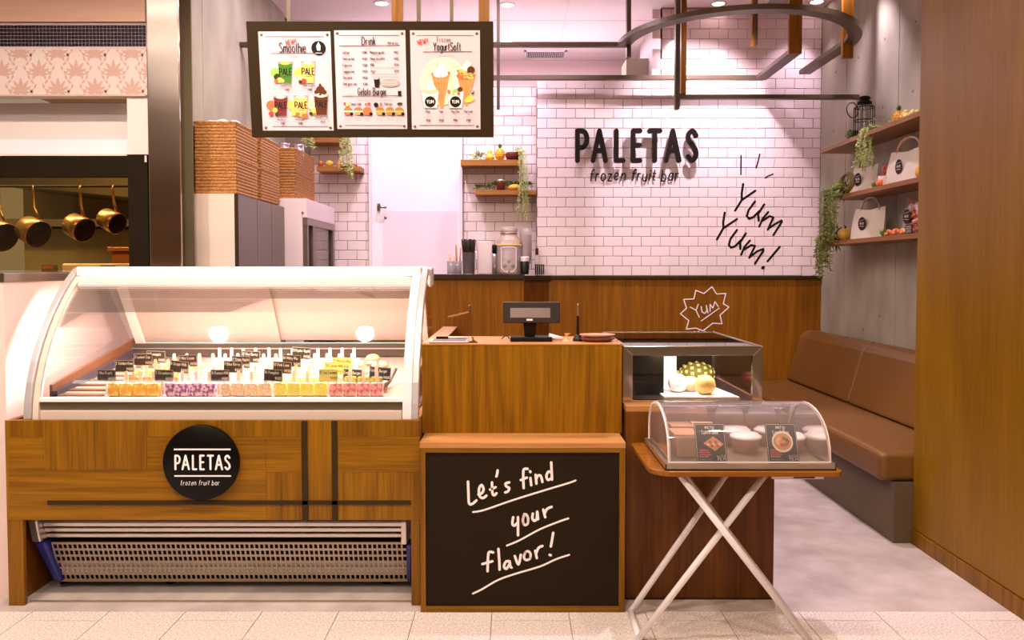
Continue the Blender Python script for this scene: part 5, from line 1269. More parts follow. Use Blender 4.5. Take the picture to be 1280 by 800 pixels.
# poster one
q = poster((327.8, 39.2, 416.6, 163), (148, 100, 603, 740)); p = Pr(*q)
p.dots(190, 560, 133); p.dots(215, 570, 714)
p.text('NEW!!', 357, 186, 36, 5, 1, xs=.8, rot=.16); p.text('Smoothie', 362, 234, 62, 7, 0, xs=.80, gap=.15); p.line(222, 241, 530, 237, 3)
p.disc(526, 206, 46, 16); p.poly([(512, 190), (540, 190), (536, 222), (516, 222)], 7); p.poly([(514, 189), (526, 166), (538, 189)], 7); p.line(505, 238, 547, 238, 4, 7)
p.text('fruit smoothie', 370, 262, 9, 1.5, 13, xs=1.1)
p.disc(247, 364, 32, 11); p.disc(398, 364, 32, 5); p.disc(211, 576, 32, 8); p.disc(342, 574, 30, 5); p.disc(470, 576, 30, 10)
cup(p, 266, 356, 288, 434, 2); cup(p, 412, 498, 286, 432, 3); cup(p, 228, 316, 508, 648, 4); cup(p, 358, 444, 506, 650, 3)
cup(p, 486, 574, 500, 642, 6)
p.disc(528, 490, 40, 6, 22); p.disc(528, 470, 27, 6, 20); p.poly([(512, 462), (527, 428), (544, 462)], 6); p.line(488, 512, 520, 500, 8, 7); p.line(534, 506, 566, 516, 8, 7)
for x, y, r, m in [(258,392,22,9),(272,412,18,5),(250,420,14,8),(290,416,12,3),(404,398,16,10),(426,418,16,1),(404,424,12,9),(234,606,16,5),(208,630,16,1),(244,636,12,9),(352,600,16,3),(352,628,16,5),(378,634,14,8),(480,612,16,5),(462,630,12,9),(486,634,9,8)]: p.disc(x, y, r, m)
p.poly([(404, 630), (442, 630), (442, 660), (404, 660)], 8)
for x, y, s, pr_ in [(312,452,'Spinach Green','=480'),(455,452,'Yellow Tropical','=480'),(275,672,'Mix Berries','=480'),(388,672,'Soy Mango','=480'),(530,662,'Chocolate Frost','=520')]:
    p.text(s, x, y, 13, 2.2, 0, xs=.95); p.line(x - 46, y + 8, x + 46, y + 8, 2, 13); p.text(pr_, x + 6, y + 28, 14, 2.6, 0, xs=.9)
p.mb.build('print', PM, q[0])
# poster two
q = poster((421.2, 37.7, 508.8, 161), (58, 90, 510, 728)); p = Pr(*q)
p.dots(88, 470, 123); p.dots(110, 480, 705)
p.text('Drink', 276, 183, 50, 6.5, 0, xs=.85); p.text('Hot or Ice', 430, 180, 18, 3, 0, xs=.9); p.line(86, 190, 474, 187, 3.5)
p.text('drinks', 270, 211, 9, 1.5, 13, xs=1.2)
for i, (a, b) in enumerate([('Coffee','=380'),('Cafe au lait','=420'),('Espresso','=350'),('Cappuccino','=420'),('Soy latte','=450'),('Earl grey tea','=380')]):
    y = 240 + i * 40.5; p.text(a, 108, y, 18, 2.8, 0, xs=.86, align='l'); p.text(b, 262, y, 16, 2.6, 0, xs=.85, align='r'); p.line(110, y + 8, 150, y + 8, 2.4, 13)
for i, (a, b) in enumerate([('Matcha au lait','=450'),('Houji tea latte','=450'),('Milk','=320'),('Juice','=350')]):
    y = 239 + i * 40; p.text(a, 284, y, 18, 2.8, 0, xs=.86, align='l'); p.text(b, 464, y, 16, 2.6, 0, xs=.85, align='r'); p.line(284, y + 9, 350 + 110 * (i > 1), y + 9, 2.4, 13)
p.line(286, 386, 468, 386, 2.4, 13)
p.poly([(303, 405), (342, 405), (336, 456), (309, 456)], 16); p.line(330, 405, 342, 396, 4, 16); p.disc(407, 428, 63, 13, 26)
for i in range(3): p.line(350, 418 + i * 10, 452, 417 + i * 10, 2, 7)
p.text('New', 144, 508, 20, 2.5, 10, xs=.9); p.text('Gelato Burger', 290, 507, 47, 6.2, 0, xs=.74, gap=.16); p.line(98, 514, 482, 511, 3.5)
p.poly([(455, 480), (478, 480), (476, 510), (457, 510)], 16); p.line(180, 530, 430, 530, 2, 13); p.line(200, 541, 420, 541, 2, 13)
p.text('Sweet style', 184, 572, 17, 2.6, 0, xs=.85); p.text('Delicious', 393, 572, 17, 2.6, 0, xs=.85)
for x, y, r, m in [(112,562,8,1),(128,570,11,5),(248,566,8,8),(268,564,10,1),(345,565,9,8),(466,563,18,9)]: p.disc(x, y, r, m, 8 if m == 9 else None)
p.disc(313, 570, 15, 16)
for i, x in enumerate([132, 198, 257, 338, 402, 462]):
    p.disc(x, 605, 27, 15, 20); p.poly([(x-28, 608), (x+28, 608), (x+26, 618), (x-26, 618)], (7, 14, 8)[i % 3] if i < 3 else 11); p.poly([(x-26, 618), (x+26, 618), (x+22, 636), (x-22, 636)], 12 if i % 2 else 15)
    p.disc(x + 22, 630, 11, 16); p.line(x - 26, 656, x + 22, 656, 3, 13); p.line(x - 22, 666, x + 14, 666, 2, 13)
p.mb.build('print', PM, q[0])
# poster three
q = poster((514.6, 37.8, 600.5, 161.5), (48, 92, 491, 732)); p = Pr(*q)
p.dots(90, 452, 125); p.dots(98, 458, 706)
p.text('NEW!!', 132, 182, 34, 5, 1, xs=.85, rot=.2); p.text('Frozen', 262, 168, 34, 3, 0, xs=.95); p.text('YogurtSoft', 282, 222, 52, 6.8, 0, xs=.80, gap=.15); p.line(128, 230, 440, 228, 3.5)
p.text('plain yogurt soft cream', 278, 258, 9, 1.6, 13, xs=1.1)
p.disc(245, 420, 145, 14, 155); p.disc(245, 418, 143, 14, 150); p.disc(262, 400, 138, 14, 140)
FLt = 14
for (x0, x1, y0, y1) in [(120, 200, 345, 318), (296, 372, 345, 315)]:
    p.text('two tastes', (x0+x1)/2, y0 - 14, 11, 1.6, 13, xs=.9, rot=.18); p.line(x0 + 14, y0 + 22, x0 + 44, y0 + 40, 2.5, 13); p.line(x0 + 44, y0 + 40, x0 + 62, y0 + 36, 2.5, 13)
p.poly([(180, 372), (300, 366), (252, 592), (232, 590)], 12); 
for i in range(4): p.line(186 + i*28, 376, 232 + i * 5, 540, 2.2, 15)
for i in range(4): p.line(186 + i*8, 396 + i*38, 294 - i*13, 392 + i*38, 2.2, 15)
p.line(180, 372, 300, 366, 16, 15)
for y, r in ((370, 48), (345, 40), (320, 30), (300, 20)): p.disc(238, y, r, 7, r * .55)
p.poly([(222, 300), (238, 278), (258, 300)], 7); p.poly([(204, 340), (214, 300), (234, 285), (222, 330)], 10)
p.poly([(345, 385), (462, 370), (405, 585), (385, 560)], 12)
for i in range(4): p.line(352 + i*26, 400, 386 + i * 6, 520, 2.2, 15)
p.disc(400, 385, 60, 8, 26); p.disc(375, 360, 30, 3, 20)
for k in range(16): p.disc(350 + (k*37) % 105, 352 + (k*23) % 52, 8, (8, 3, 5)[k % 3])
for y, r in ((335, 28), (318, 22)): p.disc(404, y, r, 7, r * .6)
p.poly([(388, 318), (402, 280), (436, 300), (428, 320)], 7); p.disc(433, 347, 25, 6); p.disc(428, 372, 14, 11, 9)
for (x0, x1) in ((112, 228), (276, 388)):
    p.poly([(x0, 482), (x1, 482), (x1 - 14, 594), (x0 + 14, 594)], 13); p.poly([(x0 + 3, 485), (x1 - 3, 485), (x1 - 16, 591), (x0 + 17, 591)], 7)
    p.disc((x0 + x1) / 2, 552, 36, 16, 37); p.text('YUM', (x0 + x1) / 2, 562, 22, 4, 7, xs=1.1)
for y, r in ((482, 54), (462, 38), (442, 22)): p.disc(170, y, r, 10 if r == 54 else 7, r * .4)
p.poly([(156, 440), (178, 408), (190, 444)], 7); p.poly([(322, 470), (345, 405), (362, 470)], 7)
for k in range(14): p.disc(288 + (k*31) % 92, 482 + (k*17) % 24, 9, (8, 3, 1)[k % 3])
p.disc(340, 480, 22, 11, 14); p.disc(362, 472, 17, 6)
p.poly([(388, 540), (430, 500), (450, 540), (425, 556), (395, 556)], 5); p.disc(424, 534, 26, 5, 20); p.poly([(432, 500), (455, 478), (448, 505)], 9)
for x, s1, s2, pr_ in [(155,'Plain','cup','=420'),(240,'Plain','cone','=420'),(330,'Pine Pine','cup','=500'),(415,'Pine Cone','cone','=500')]:
    p.text(s1, x, 622, 15, 2.6, 0, xs=.9); p.text(s2, x, 640, 10, 1.8, 13, xs=1.1); p.line(x - 30, 655, x + 30, 655, 2, 13); p.text(pr_, x, 680, 14, 3, 0, xs=.9)
p.mb.build('print', PM, q[0])

# ================================================================== LEFT KITCHEN UNITS AND BASKETS
lx = X_(298.5, 4.50); l0 = X_(243.5, 4.50); lz = Z_(242, 4.50)
ly1 = lx * -1000 / (640 - 356.5) * -1; ly1 = lx * 1000 / (356.5 - 640)
lk = empty('locker_cabinet', ((lx+l0)/2, 4.9, 0), 'tall cabinet with cream end panel and dark grey doors, under the stacked baskets', 'cabinet')
bx(l0, lx - .02, 4.50, ly1, 0, lz).build('cabinet_body', C(238, 218, 205, .5), lk)
ys = [4.50, lx * 1000 / (322.5 - 640), lx * 1000 / (340.3 - 640), ly1]
for a, b in zip(ys[:-1], ys[1:]): bx(lx - .019, lx, a + .003, b - .003, .05, lz - .004).build('door', C(112, 98, 92, .4), lk, bev=.001)
bx(lx - .02, lx + .001, 4.497, 4.5025, 0, lz).build('door_edge', M_dark, lk)
u1 = X_(384, 5.45); uz2 = Z_(248, 5.45); uy1 = u1 * 1000 / (418.5 - 640)
fr_ = empty('upright_fridge', (u1 - .2, 5.8, 0), 'white upright fridge with glass front beside the grey cabinet', 'fridge')
ub0 = X_(341, 5.45) - .10
bx(ub0, u1 - .03, 5.45, uy1, 0, uz2).build('fridge_body', C(246, 228, 236, .4), fr_, bev=.004)
bx(u1 - .03, u1, 5.45, uy1, Z_(272, 5.45), uz2).build('top_fascia', C(246, 228, 236, .4), fr_, bev=.003)
bx(u1 - .035, u1 + .004, 5.455, uy1, Z_(281, 5.46), Z_(272.5, 5.46)).build('door_rail', C(140, 122, 118, .3, .5), fr_)
for a, b in ((5.46, 5.50), (5.62, 5.70), (uy1 - .06, uy1)): bx(u1 - .028, u1, a, b, .1, Z_(281, 5.46)).build('door_post', C(120, 104, 92, .35, .5), fr_)
bx(u1 - .02, u1 - .016, 5.5, uy1 - .06, .1, Z_(281, 5.46)).build('glass_door', M_glass, fr_)
MB().lathe([(.008, 0), (.008, .006), (0, .006)], (X_(379, 5.45), 5.45, Z_(266, 5.45)), 10, 0, Matrix.Rotation(pi/2, 3, 'X')).build('lock', M_steeld, fr_)
MB().box(X_(388, 5.8), X_(388, 5.8) + .015, 5.5, 5.53, Z_(258, 5.5) - .02, Z_(258, 5.5) + .01).build('hinge', M_steeld, fr_)

def wicker_side(mb, O, R, N, L, H, nx, nz_, taper=0):
    """one woven wall: rows of strands running over and under, real relief"""
    O = Vector(O); R = Vector(R); N = Vector(N); Z = Vector((0, 0, 1))
    for j in range(nz_):
        z0, z1 = H * j / nz_, H * (j + 1) / nz_; zm = (z0 + z1) / 2
        vs = []
        for i in range(nx + 1):
            u = L * i / nx; off = .0065 if (i + j) % 2 else .0
            vs += [O + R*u + Z*(z0 + .0006) + N*-.003, O + R*u + Z*zm + N*off, O + R*u + Z*(z1 - .0006) + N*-.003]
        fs = []
        for i in range(nx):
            for k in (0, 1): a = i*3 + k; fs.append((a, a + 3, a + 4, a + 1))
        mb.add(vs, fs, 0, True)
def basket(x0, x1, y0, y1, z0, z1, lab, grp, hole=False, nz_=None, name='wicker_basket'):
    t = empty(name, ((x0+x1)/2, (y0+y1)/2, z0), lab, 'basket', grp)
    nz_ = nz_ or int((z1 - z0) / .017); pit = .024
    mb = MB(); e = .006
    wicker_side(mb, (x0, y0, z0), XA, -YA, x1 - x0, z1 - z0, int((x1-x0)/pit), nz_)
    wicker_side(mb, (x1, y0, z0), YA, XA, y1 - y0, z1 - z0, int((y1-y0)/pit), nz_)
    wicker_side(mb, (x1, y1, z0), -XA, YA, x1 - x0, z1 - z0, int((x1-x0)/pit), nz_)
    wicker_side(mb, (x0, y1, z0), -YA, -XA, y1 - y0, z1 - z0, int((y1-y0)/pit), nz_)
    mb.build('woven_walls', M_wick, t)
    mb = MB().box(x0+e, x1-e, y0+e, y0+2*e, z0, z1 - .004).box(x0+e, x1-e, y1-2*e, y1-e, z0, z1 - .004).box(x0+e, x0+2*e, y0+2*e, y1-2*e, z0, z1 - .004).box(x1-2*e, x1-e, y0+2*e, y1-2*e, z0, z1 - .004).box(x0+e, x1-e, y0+e, y1-e, z0, z0+.006)
    mb.build('lining', C(150, 84, 36, .8), t)
    n = 8; pts = []
    for a, b in (((x0, y0), (x1, y0)), ((x1, y0), (x1, y1)), ((x1, y1), (x0, y1)), ((x0, y1), (x0, y0))):
        for i in range(n): pts.append((a[0] + (b[0]-a[0])*i/n, a[1] + (b[1]-a[1])*i/n, z1 - .004 + .002 * (i % 2)))
    MB().tube(pts, .006, 6, closed=True).build('rim', M_wick, t)
    if hole:
        hx = (x0 * .72 + x1 * .28); MB().box(hx - .035, hx + .035, y0 - .008, y0 + .002, z1 - .075, z1 - .042).build('handle_hole', C(90, 66, 44), t)
        MB().tube([(hx - .038, y0 - .007, z1 - .08), (hx - .038, y0 - .007, z1 - .04), (hx + .038, y0 - .007, z1 - .04), (hx + .038, y0 - .007, z1 - .08)], .005, 6, closed=True).build('handle_rim', M_wick, t)
    return t
bh = .202
b0x, b1x = X_(245.5, 4.52), X_(297, 4.52)
yb_ = 4.94
zt0 = lz + .001
G1 = 'stacked wicker baskets on the tall cabinet'
basket(b0x, b1x, 4.52, 4.90, zt0, zt0 + bh, 'lower front wicker basket on the tall grey-doored cabinet', G1)
basket(b0x, b1x, 4.52, 4.90, zt0 + bh + .002, zt0 + 2*bh, 'upper front wicker basket on the tall cabinet, holding white cloths', G1)
basket(b0x + .02, b1x + .01, 4.93, 5.32, zt0, zt0 + bh * .98, 'lower rear wicker basket on the tall grey-doored cabinet', G1)
basket(b0x + .02, b1x + .01, 4.93, 5.32, zt0 + bh, zt0 + 1.97 * bh, 'upper rear wicker basket on the tall cabinet, behind the cloth-filled one', G1)
mb = MB(); zz = zt0 + 2 * bh
for i in range(7): mb.ball((b0x + .06 + i * .022, 4.62 + .04 * (i % 3), zz + .002 + .006 * (i % 2)), (.035, .05, .022), 10)
tag(mb.build('white_cloths', C(244, 232, 244, .9)), 'crumpled white cloths heaped in the topmost front basket', 'cloth')
w0, w1 = X_(326, 5.50), X_(370.5, 5.50); wz = uz2 + .001; wt = Z_(185, 5.5)
hm = wz + (wt - wz) * .49
basket(w0, w1, 5.50, 6.02, wz, hm, 'lower wicker basket with handle holes on the white fridge', 'wicker baskets on the white fridge', True)
basket(w0, w1, 5.50, 6.02, hm + .008, wt, 'upper wicker basket with handle holes on the white fridge', 'wicker baskets on the white fridge', True)
for i, (px, r) in enumerate([(344, .028), (357, .038), (372, .038)]):
    xx = X_(px, 5.66); yy = 5.60 + .06 * i
    t = tag(MB().lathe([(r, 0), (r, .02), (r*1.04, .022), (r*1.04, .03), (r, .032), (r, .05), (r*1.04, .052), (r*1.04, .06), (r, .062), (r, .09), (r*1.04, .10), (0, .10)], (xx, yy, wt - .045), 20).build('metal_tin', C(196, 184, 196, .25, .7)), ['narrow left metal tin in the basket on the white fridge', 'middle ribbed metal tin in the basket on the white fridge', 'right ribbed metal tin in the basket on the white fridge'][i], 'tin', 'metal tins above the fridge basket')

# ================================================================== BACK COUNTER AND ITS THINGS
bc = empty('back_counter', (-.4, 6.2, 0), 'oak back counter with a dark worktop behind the cash desk', 'counter')
bxr = X_(655, 6.02); BZ = Z_(343, 6.0)
bx(-1.25, bxr, 6.02, 6.40, 0, BZ - .035).build('oak_front', M_panel, bc)
for a, b in ((-1.25, X_(530, 6.02)), (X_(530, 6.02), bxr)): bx(a + .001, b - .001, 6.014, 6.02, 0, BZ - .035).build('front_panel', M_panel, bc)
bx(-1.27, bxr + .005, 5.99, 6.405, BZ - .035, BZ).build('worktop', M_dark, bc, bev=.002)
MB().prism([(bxr + .001, 6.02), (X_(686, 6.19), 6.19), (X_(686, 6.19), 6.24), (bxr + .001, 6.24)], (0, 0, 0), XA, YA, ZP - .03).build('corner_panel', M_walnut, bc)
MB().prism([(bxr + .006, 5.99), (X_(689, 6.165), 6.165), (X_(689, 6.165), 6.24), (bxr + .006, 6.24)], (0, 0, ZP - .0295), XA, YA, .032).build('corner_top', M_dark, bc)
def on(px, Y=6.08): return X_(px, Y)
# wooden picks
for px, lab, cl, h in ((564, 'pale wooden forks standing in a clear glass', (224, 160, 120), .155), (571, 'bundle of brown wooden sticks at the left end of back counter', (170, 120, 50), .225)):
    x = on(px); y = 6.08 if px < 570 else 6.17; t = empty('stick_glass', (x, y, BZ), lab, 'utensils')
    MB().lathe([(.030, 0), (.034, .10), (.031, .10), (.028, .004), (0, .004)], (x, y, BZ), 16, cap=False).build('glass', M_jar, t)
    for k in range(9):
        a = k * 2.1; MB().tube([(x + .012*math.cos(a), y + .012*math.sin(a), BZ + .006), (x + .024*math.cos(a), y + .024*math.sin(a), BZ + h * (.9 + .1 * (k % 3) / 2))], [.005, .006], 6).build('stick', C(*cl, .7), t)
x = on(586); sj = empty('straw_jar', (x, 6.08, BZ), 'clear jar packed with black straws on the back counter', 'straws')
MB().lathe([(.045, 0), (.050, .16), (.056, .165), (.050, .165), (.043, .004), (0, .004)], (x, 6.08, BZ), 20, cap=False).build('jar', M_acryl, sj)
for k in range(42):
    a = k * 2.39996; rr = .006 * math.sqrt(k); MB().tube([(x + rr*.8*math.cos(a), 6.08 + rr*.8*math.sin(a), BZ + .006), (x + rr*1.45*math.cos(a), 6.08 + rr*1.45*math.sin(a), BZ + .255 + .012 * ((k * 7) % 3) / 2)], .0042, 5, caps=True).build('straw', C(34, 24, 12, .4), sj)
x = on(606); tag(MB().box(x - .06, x + .055, 6.12, 6.2, BZ, BZ + .255).build('clear_bin', glassmat('frosted_plastic', (.95, .88, .88), .8, .3, .45), bev=.01), 'tall frosted clear bin between straw jar and drink jar', 'bin')
x = on(618, 6.05); tb_ = empty('steel_bottle', (x, 6.05, BZ), 'slim chrome dispenser bottle left of the big glass jar', 'bottle')
MB().lathe([(.016, 0), (.017, .15), (.012, .16), (0, .16)], (x, 6.05, BZ), 14).build('bottle_body', C(225, 215, 220, .12, .8), tb_)
MB().lathe([(.018, .16), (.018, .215), (.012, .225), (0, .225)], (x, 6.05, BZ), 14).build('bottle_cap', M_black, tb_)
# big glass drink jar
x = on(636, 6.07); r = .098; dj = empty('drink_jar', (x, 6.09, BZ), 'large glass drink jar with lemon slices and clamp lid on the back counter', 'jar')
pj = [(0, 0), (r*.92, 0), (r, .02), (r, .225), (r*.94, .255), (r*.70, .285), (r*.62, .295), (r*.62, .325)]
MB().lathe(pj, (x, 6.09, BZ), 28, cap=False).build('jar_body', M_jar, dj)
MB().lathe([(0, .004), (r*.88, .004), (r*.95, .02), (r*.95, .215), (0, .215)], (x, 6.09, BZ), 28, cap=False).build('drink', glassmat('iced_water', (.96, .90, .88), .6, .1, .12), dj)
MB().lathe([(r*.66, .322), (r*.70, .33), (r*.70, .345), (r*.5, .36), (0, .362)], (x, 6.09, BZ), 24, cap=False).build('lid', M_jar, dj)
MB().tube([(x + r*.68*math.cos(a*pi/10), 6.09 + r*.68*math.sin(a*pi/10), BZ + .308) for a in range(20)], .004, 6, closed=True).build('clamp_ring', M_steeld, dj)
MB().lathe([(0, .216), (r*1.012, .216), (r*1.012, .227), (0, .227)], (x, 6.09, BZ), 24, cap=False).build('lemon_layer', C(246, 200, 70, .4), dj)
for k in range(3): MB().ball((x - .03 + .03 * k, 6.02, BZ + .06 + .04 * (k % 2)), (.016, .005, .016), 8, rings=5).build('mint_leaf', M_leafd, dj)
mb = MB(); Oj = (0, 6.09 - r - .0015, 0)
mb.stroke([(x - .055, BZ + .20), (x - .055, BZ + .05), (x - .03, BZ + .02), (x + .03, BZ + .02), (x + .055, BZ + .05), (x + .055, BZ + .20), (x + .03, BZ + .205), (x - .03, BZ + .205), (x - .055, BZ + .20)], .005, Oj, XA, ZA, .001, 0, 6)
mb.build('embossed_frame', C(240, 226, 226, .2), dj)
MB().tube([(x, 6.09 - r, BZ + .03), (x, 6.09 - r - .02, BZ + .03), (x, 6.09 - r - .02, BZ + .018)], .006, 8).build('tap', M_steeld, dj)
# cups
x = on(657, 6.12); cu = empty('cup_stack', (x, 6.13, BZ), 'tall stack of clear plastic cups beside the drink jar', 'cups')
for k in range(14):
    zz = BZ + .08 + k * .0165; MB().lathe([(.040, 0), (.047, .055), (.050, .057), (.047, .060)], (x, 6.13, zz), 18, cap=False).build('cup', M_jar, cu)
x2 = on(656, 6.05); cd_ = empty('lid_holder', (x2, 6.04, BZ), 'black holder with cup lids in front of the clear cup stack', 'holder')
MB().lathe([(.030, 0), (.036, .10), (.032, .10), (.028, .004), (0, .004)], (x2, 6.04, BZ), 16, cap=False).build('holder_body', M_black, cd_)
for k in range(5): MB().lathe([(.034, .10 + k * .007), (.030, .106 + k * .007), (0, .107 + k * .007)], (x2, 6.04, BZ), 14, cap=False).build('lid', C(240, 226, 226, .3), cd_)
x = on(671, 6.2); tag(MB().box(x - .014, x + .012, 6.19, 6.21, BZ + .0, BZ + .20).box(x - .012, x + .012, 6.185, 6.19, BZ + .15, BZ + .20, 1).build('carton', [C(220, 196, 192), C(70, 40, 24)]), 'slim carton with dark label behind the cups on the counter', 'carton')
x = on(674, 6.15); mb = MB()
wr_ = empty('wire_rack', (x, 6.15, BZ - .003), 'small black wire rack at the right end of back counter', 'rack')
for dx in (-.03, -.015, 0, .015, .03): MB().tube([(x + dx, 6.13, BZ - .001), (x + dx, 6.13, BZ + .075), (x + dx + .006, 6.17, BZ + .075), (x + dx + .006, 6.17, BZ - .001)], .003, 5).build('wire', M_black, wr_)
MB().tube([(x - .035, 6.13, BZ + .075), (x + .04, 6.13, BZ + .07)], .003, 5).build('wire', M_black, wr_)

# ================================================================== PLANTS, SHELVES
def tuft(mb, c, r, n, mi=0, L=.03, w=.006, up=.6):
    c = Vector(c)
    for i in range(n):
        d = Vector((random.gauss(0, 1), random.gauss(0, 1), random.gauss(0, 1) * .8 + up)).normalized()
        p = c + d * r * random.random() ** .5 * Vector((1, 1, 1)).length / 1.73
        t = d.orthogonal().normalized() * w; tip = p + d * L + Vector((0, 0, -L * .3))
        mb.add([p, p + (tip - p) * .5 + t, tip, p + (tip - p) * .5 - t], [(0, 1, 2, 3)], mi)
def strand(mb, pts, n, mi=0, L=.018, w=.004, r=.002):
    mb.tube(pts, r, 4, mi)
    pts = [Vector(p) for p in pts]; tot = len(pts) - 1
    for i in range(n):
        t = i / n * tot; k = int(t); p = pts[k].lerp(pts[min(k + 1, tot)], t - k)
        d = Vector((random.gauss(0, 1), random.gauss(0, 1), -.2 + random.gauss(0, .4))).normalized(); q = d.orthogonal().normalized() * w; tip = p + d * L
        mb.add([p, p + (tip - p) * .5 + q, tip, p + (tip - p) * .5 - q], [(0, 1, 2, 3)], mi)
def hang_plant(name, base, ns, ln, sx, sy, mat, lab, cat='plant', dens=60, L=.018, w=.004, back=0.0):
    t = empty(name, base, lab, cat); b = Vector(base)
    mb = MB(); tuft(mb, b + Vector((0, 0, .02)), max(sx, sy) * .9, 70, 0, L * 1.4, w * 1.2); mb.build('leaf_clump', mat, t)
    for i in range(ns):
        x = random.uniform(-sx, sx); y = random.uniform(-sy, sy); l = ln * random.uniform(.6, 1.0)
        fy_ = -abs(random.uniform(.04, .07)) - back if sy < sx or back else 0
        pts = [b + Vector((x*.6, y*.6, .02)), b + Vector((x, y, .015)) + HANG * .7, b + Vector((x * 1.1, y*1.1, -l * .3)) + HANG, b + Vector((x * 1.15 + random.uniform(-.012, .012), y*1.15, -l * .65)) + HANG, b + Vector((x * 1.2 + random.uniform(-.02, .02), y*1.2, -l)) + HANG]
        m = MB(); strand(m, pts, int(dens * l / ln), 0, L, w); m.build('trailing_stem', mat, t)
    return t
def shelf_x(px0, px1, pyt, pyb, Y0, lab):
    x0, x1 = X_(px0, Y0), X_(px1, Y0); zt, zb = Z_(pyt, Y0), Z_(pyb, Y0)
    return tag(MB().box(x0, x1, Y0, YR - .001, zb, zt).build('wall_shelf', M_shelfx, bev=.002), lab, 'shelf'), zt
YSH = 6.24
s1, sz1 = shelf_x(576, 652.5, 199.5, 207, YSH, 'short upper wooden shelf right of the white door')
s2, sz2 = shelf_x(594, 670.2, 237.5, 243.5, YSH, 'short lower wooden shelf right of the white door')
s3, sz3 = shelf_x(397, 451, 207.5, 214, YSH, 'short wooden shelf left of the white door')
s4, sz4 = shelf_x(385, 430, 171.5, 178, YSH, 'wooden shelf just under the menu board, left of the door')
def pineapple(x, y, z, r, h, lab, mat=M_pineo):
    t = empty('pineapple', (x, y, z), lab, 'pineapple')
    MB().ball((x, y, z + h/2), (r, r, h/2), 14, rings=9).build('fruit_body', mat, t)
    mb = MB(); eyes(mb, (x, y, z + h/2), (r, r, h/2), None, 0); mb.build('eyes', mat, t)['kind'] = 'stuff'
    mb = MB(); crown(mb, (x, y, z + h - .008), h * .62, n=20); mb.build('leaf_crown', M_leafd, t)
YI = 6.30
HANG = Vector((0, -.10, 0))
pineapple(X_(625, YI), YI, sz1, .040, .095, 'small pineapple on the upper shelf right of the door')
x = X_(612.5, YI); t = empty('gourd', (x, YI, sz1), 'orange bottle-shaped gourd on the upper shelf right of door', 'gourd')
MB().lathe([(0, 0), (.03, .002), (.037, .022), (.030, .042), (.016, .052), (.019, .064), (.017, .078), (0, .086)], (x, YI, sz1), 16).build('gourd_body', M_orange, t)
MB().lathe([(.004, .084), (.003, .092), (0, .093)], (x, YI, sz1), 6).build('stem', C(180, 130, 60), t)
x = X_(641, YI); t = empty('planter', (x, YI, sz1), 'dark red-brown pot on the upper shelf right of the door', 'pot')
MB().lathe([(0, 0), (.046, 0), (.058, .03), (.058, .056), (.052, .062), (.048, .05), (0, .045)], (x, YI, sz1), 18, cap=False).build('pot_body', C(96, 42, 30, .5), t)
HANG = Vector((.035, -.08, 0))
hang_plant('trailing_plant', (X_(648, YI), YI, sz1 + .055), 9, .55, .035, .02, M_leafl, 'pale green trailing plant hanging past both shelves right of the door', dens=80)
mb = MB(); tuft(mb, (X_(598, YI), YI, sz1 + .01), .05, 110, 0, .045, .006, .8); tag(mb.build('leafy_sprig', noisy('sprig', (.16, .22, .05, 1), (.34, .42, .16, 1), 30)), 'small leafy sprig at the left end of the upper shelf', 'plant')
mb = MB()
for px in range(596, 665, 5): tuft(mb, (X_(px, YI), YI, sz2 + (.022 if px < 615 else .035)), .014 if px < 615 else .026, 30, 0, .035, .005, 1.2)
tag(mb.build('greenery', M_leafd), 'row of dark green foliage lying on the lower shelf right of the door', 'plant')
x = X_(626, YI - .03); t = empty('preserve_jar', (x, YI - .03, sz2), 'small dark preserve jar with silver lid on the lower shelf', 'jar')
MB().lathe([(0, 0), (.030, 0), (.032, .01), (.032, .06), (.026, .068)], (x, YI - .03, sz2), 16).build('jar_body', C(90, 34, 20, .15), t)
MB().lathe([(.028, .068), (.029, .082), (0, .084)], (x, YI - .03, sz2), 16).build('lid', C(220, 210, 214, .25, .6), t)
x = X_(643, YI - .03); tag(MB().ball((x, YI - .03, sz2 + .024), (.052, .03, .024), 16, rings=9).build('mango', M_orange), 'orange oval mango on the lower shelf right of the door', 'mango')
for px, cl, lab, sx_ in ((402, (196, 100, 50), 'reddish apple on the shelf left of the door', .022), (413, (222, 176, 70), 'yellow mango on the shelf left of the door', .034), (426, (232, 140, 30), 'round orange on the shelf left of the door', .028)):
    x = X_(px, YI); tag(MB().ball((x, YI, sz3 + .026), (sx_, .026, .026), 14, rings=8).build('fruit', C(*cl, .4)), lab, 'fruit')
mb = MB()
for k in range(16): mb.ball((X_(434 + (k % 7) * 2.2, YI), YI - .03 + .02 * (k // 7), sz3 + .008), .0075, 7, rings=5)
tag(mb.build('red_berries', C(150, 30, 26, .35)), 'cluster of small red berries at the right end of left shelf', 'berries')['kind'] = 'stuff'
HANG = Vector((.03, -.09, 0))
hang_plant('trailing_plant', (X_(433, YI), YI, sz4 + .01), 9, .34, .04, .02, M_leafl, 'pale green trailing plant hanging from the shelf left of the door', dens=70, L=.025)
HANG = Vector((-.01, -.09, 0))
hang_plant('trailing_plant', (X_(393, YI), YI, sz4 + .01), 5, .10, .03, .02, M_leafl, 'short green sprig hanging under the menu board left of the door', dens=40, L=.03)

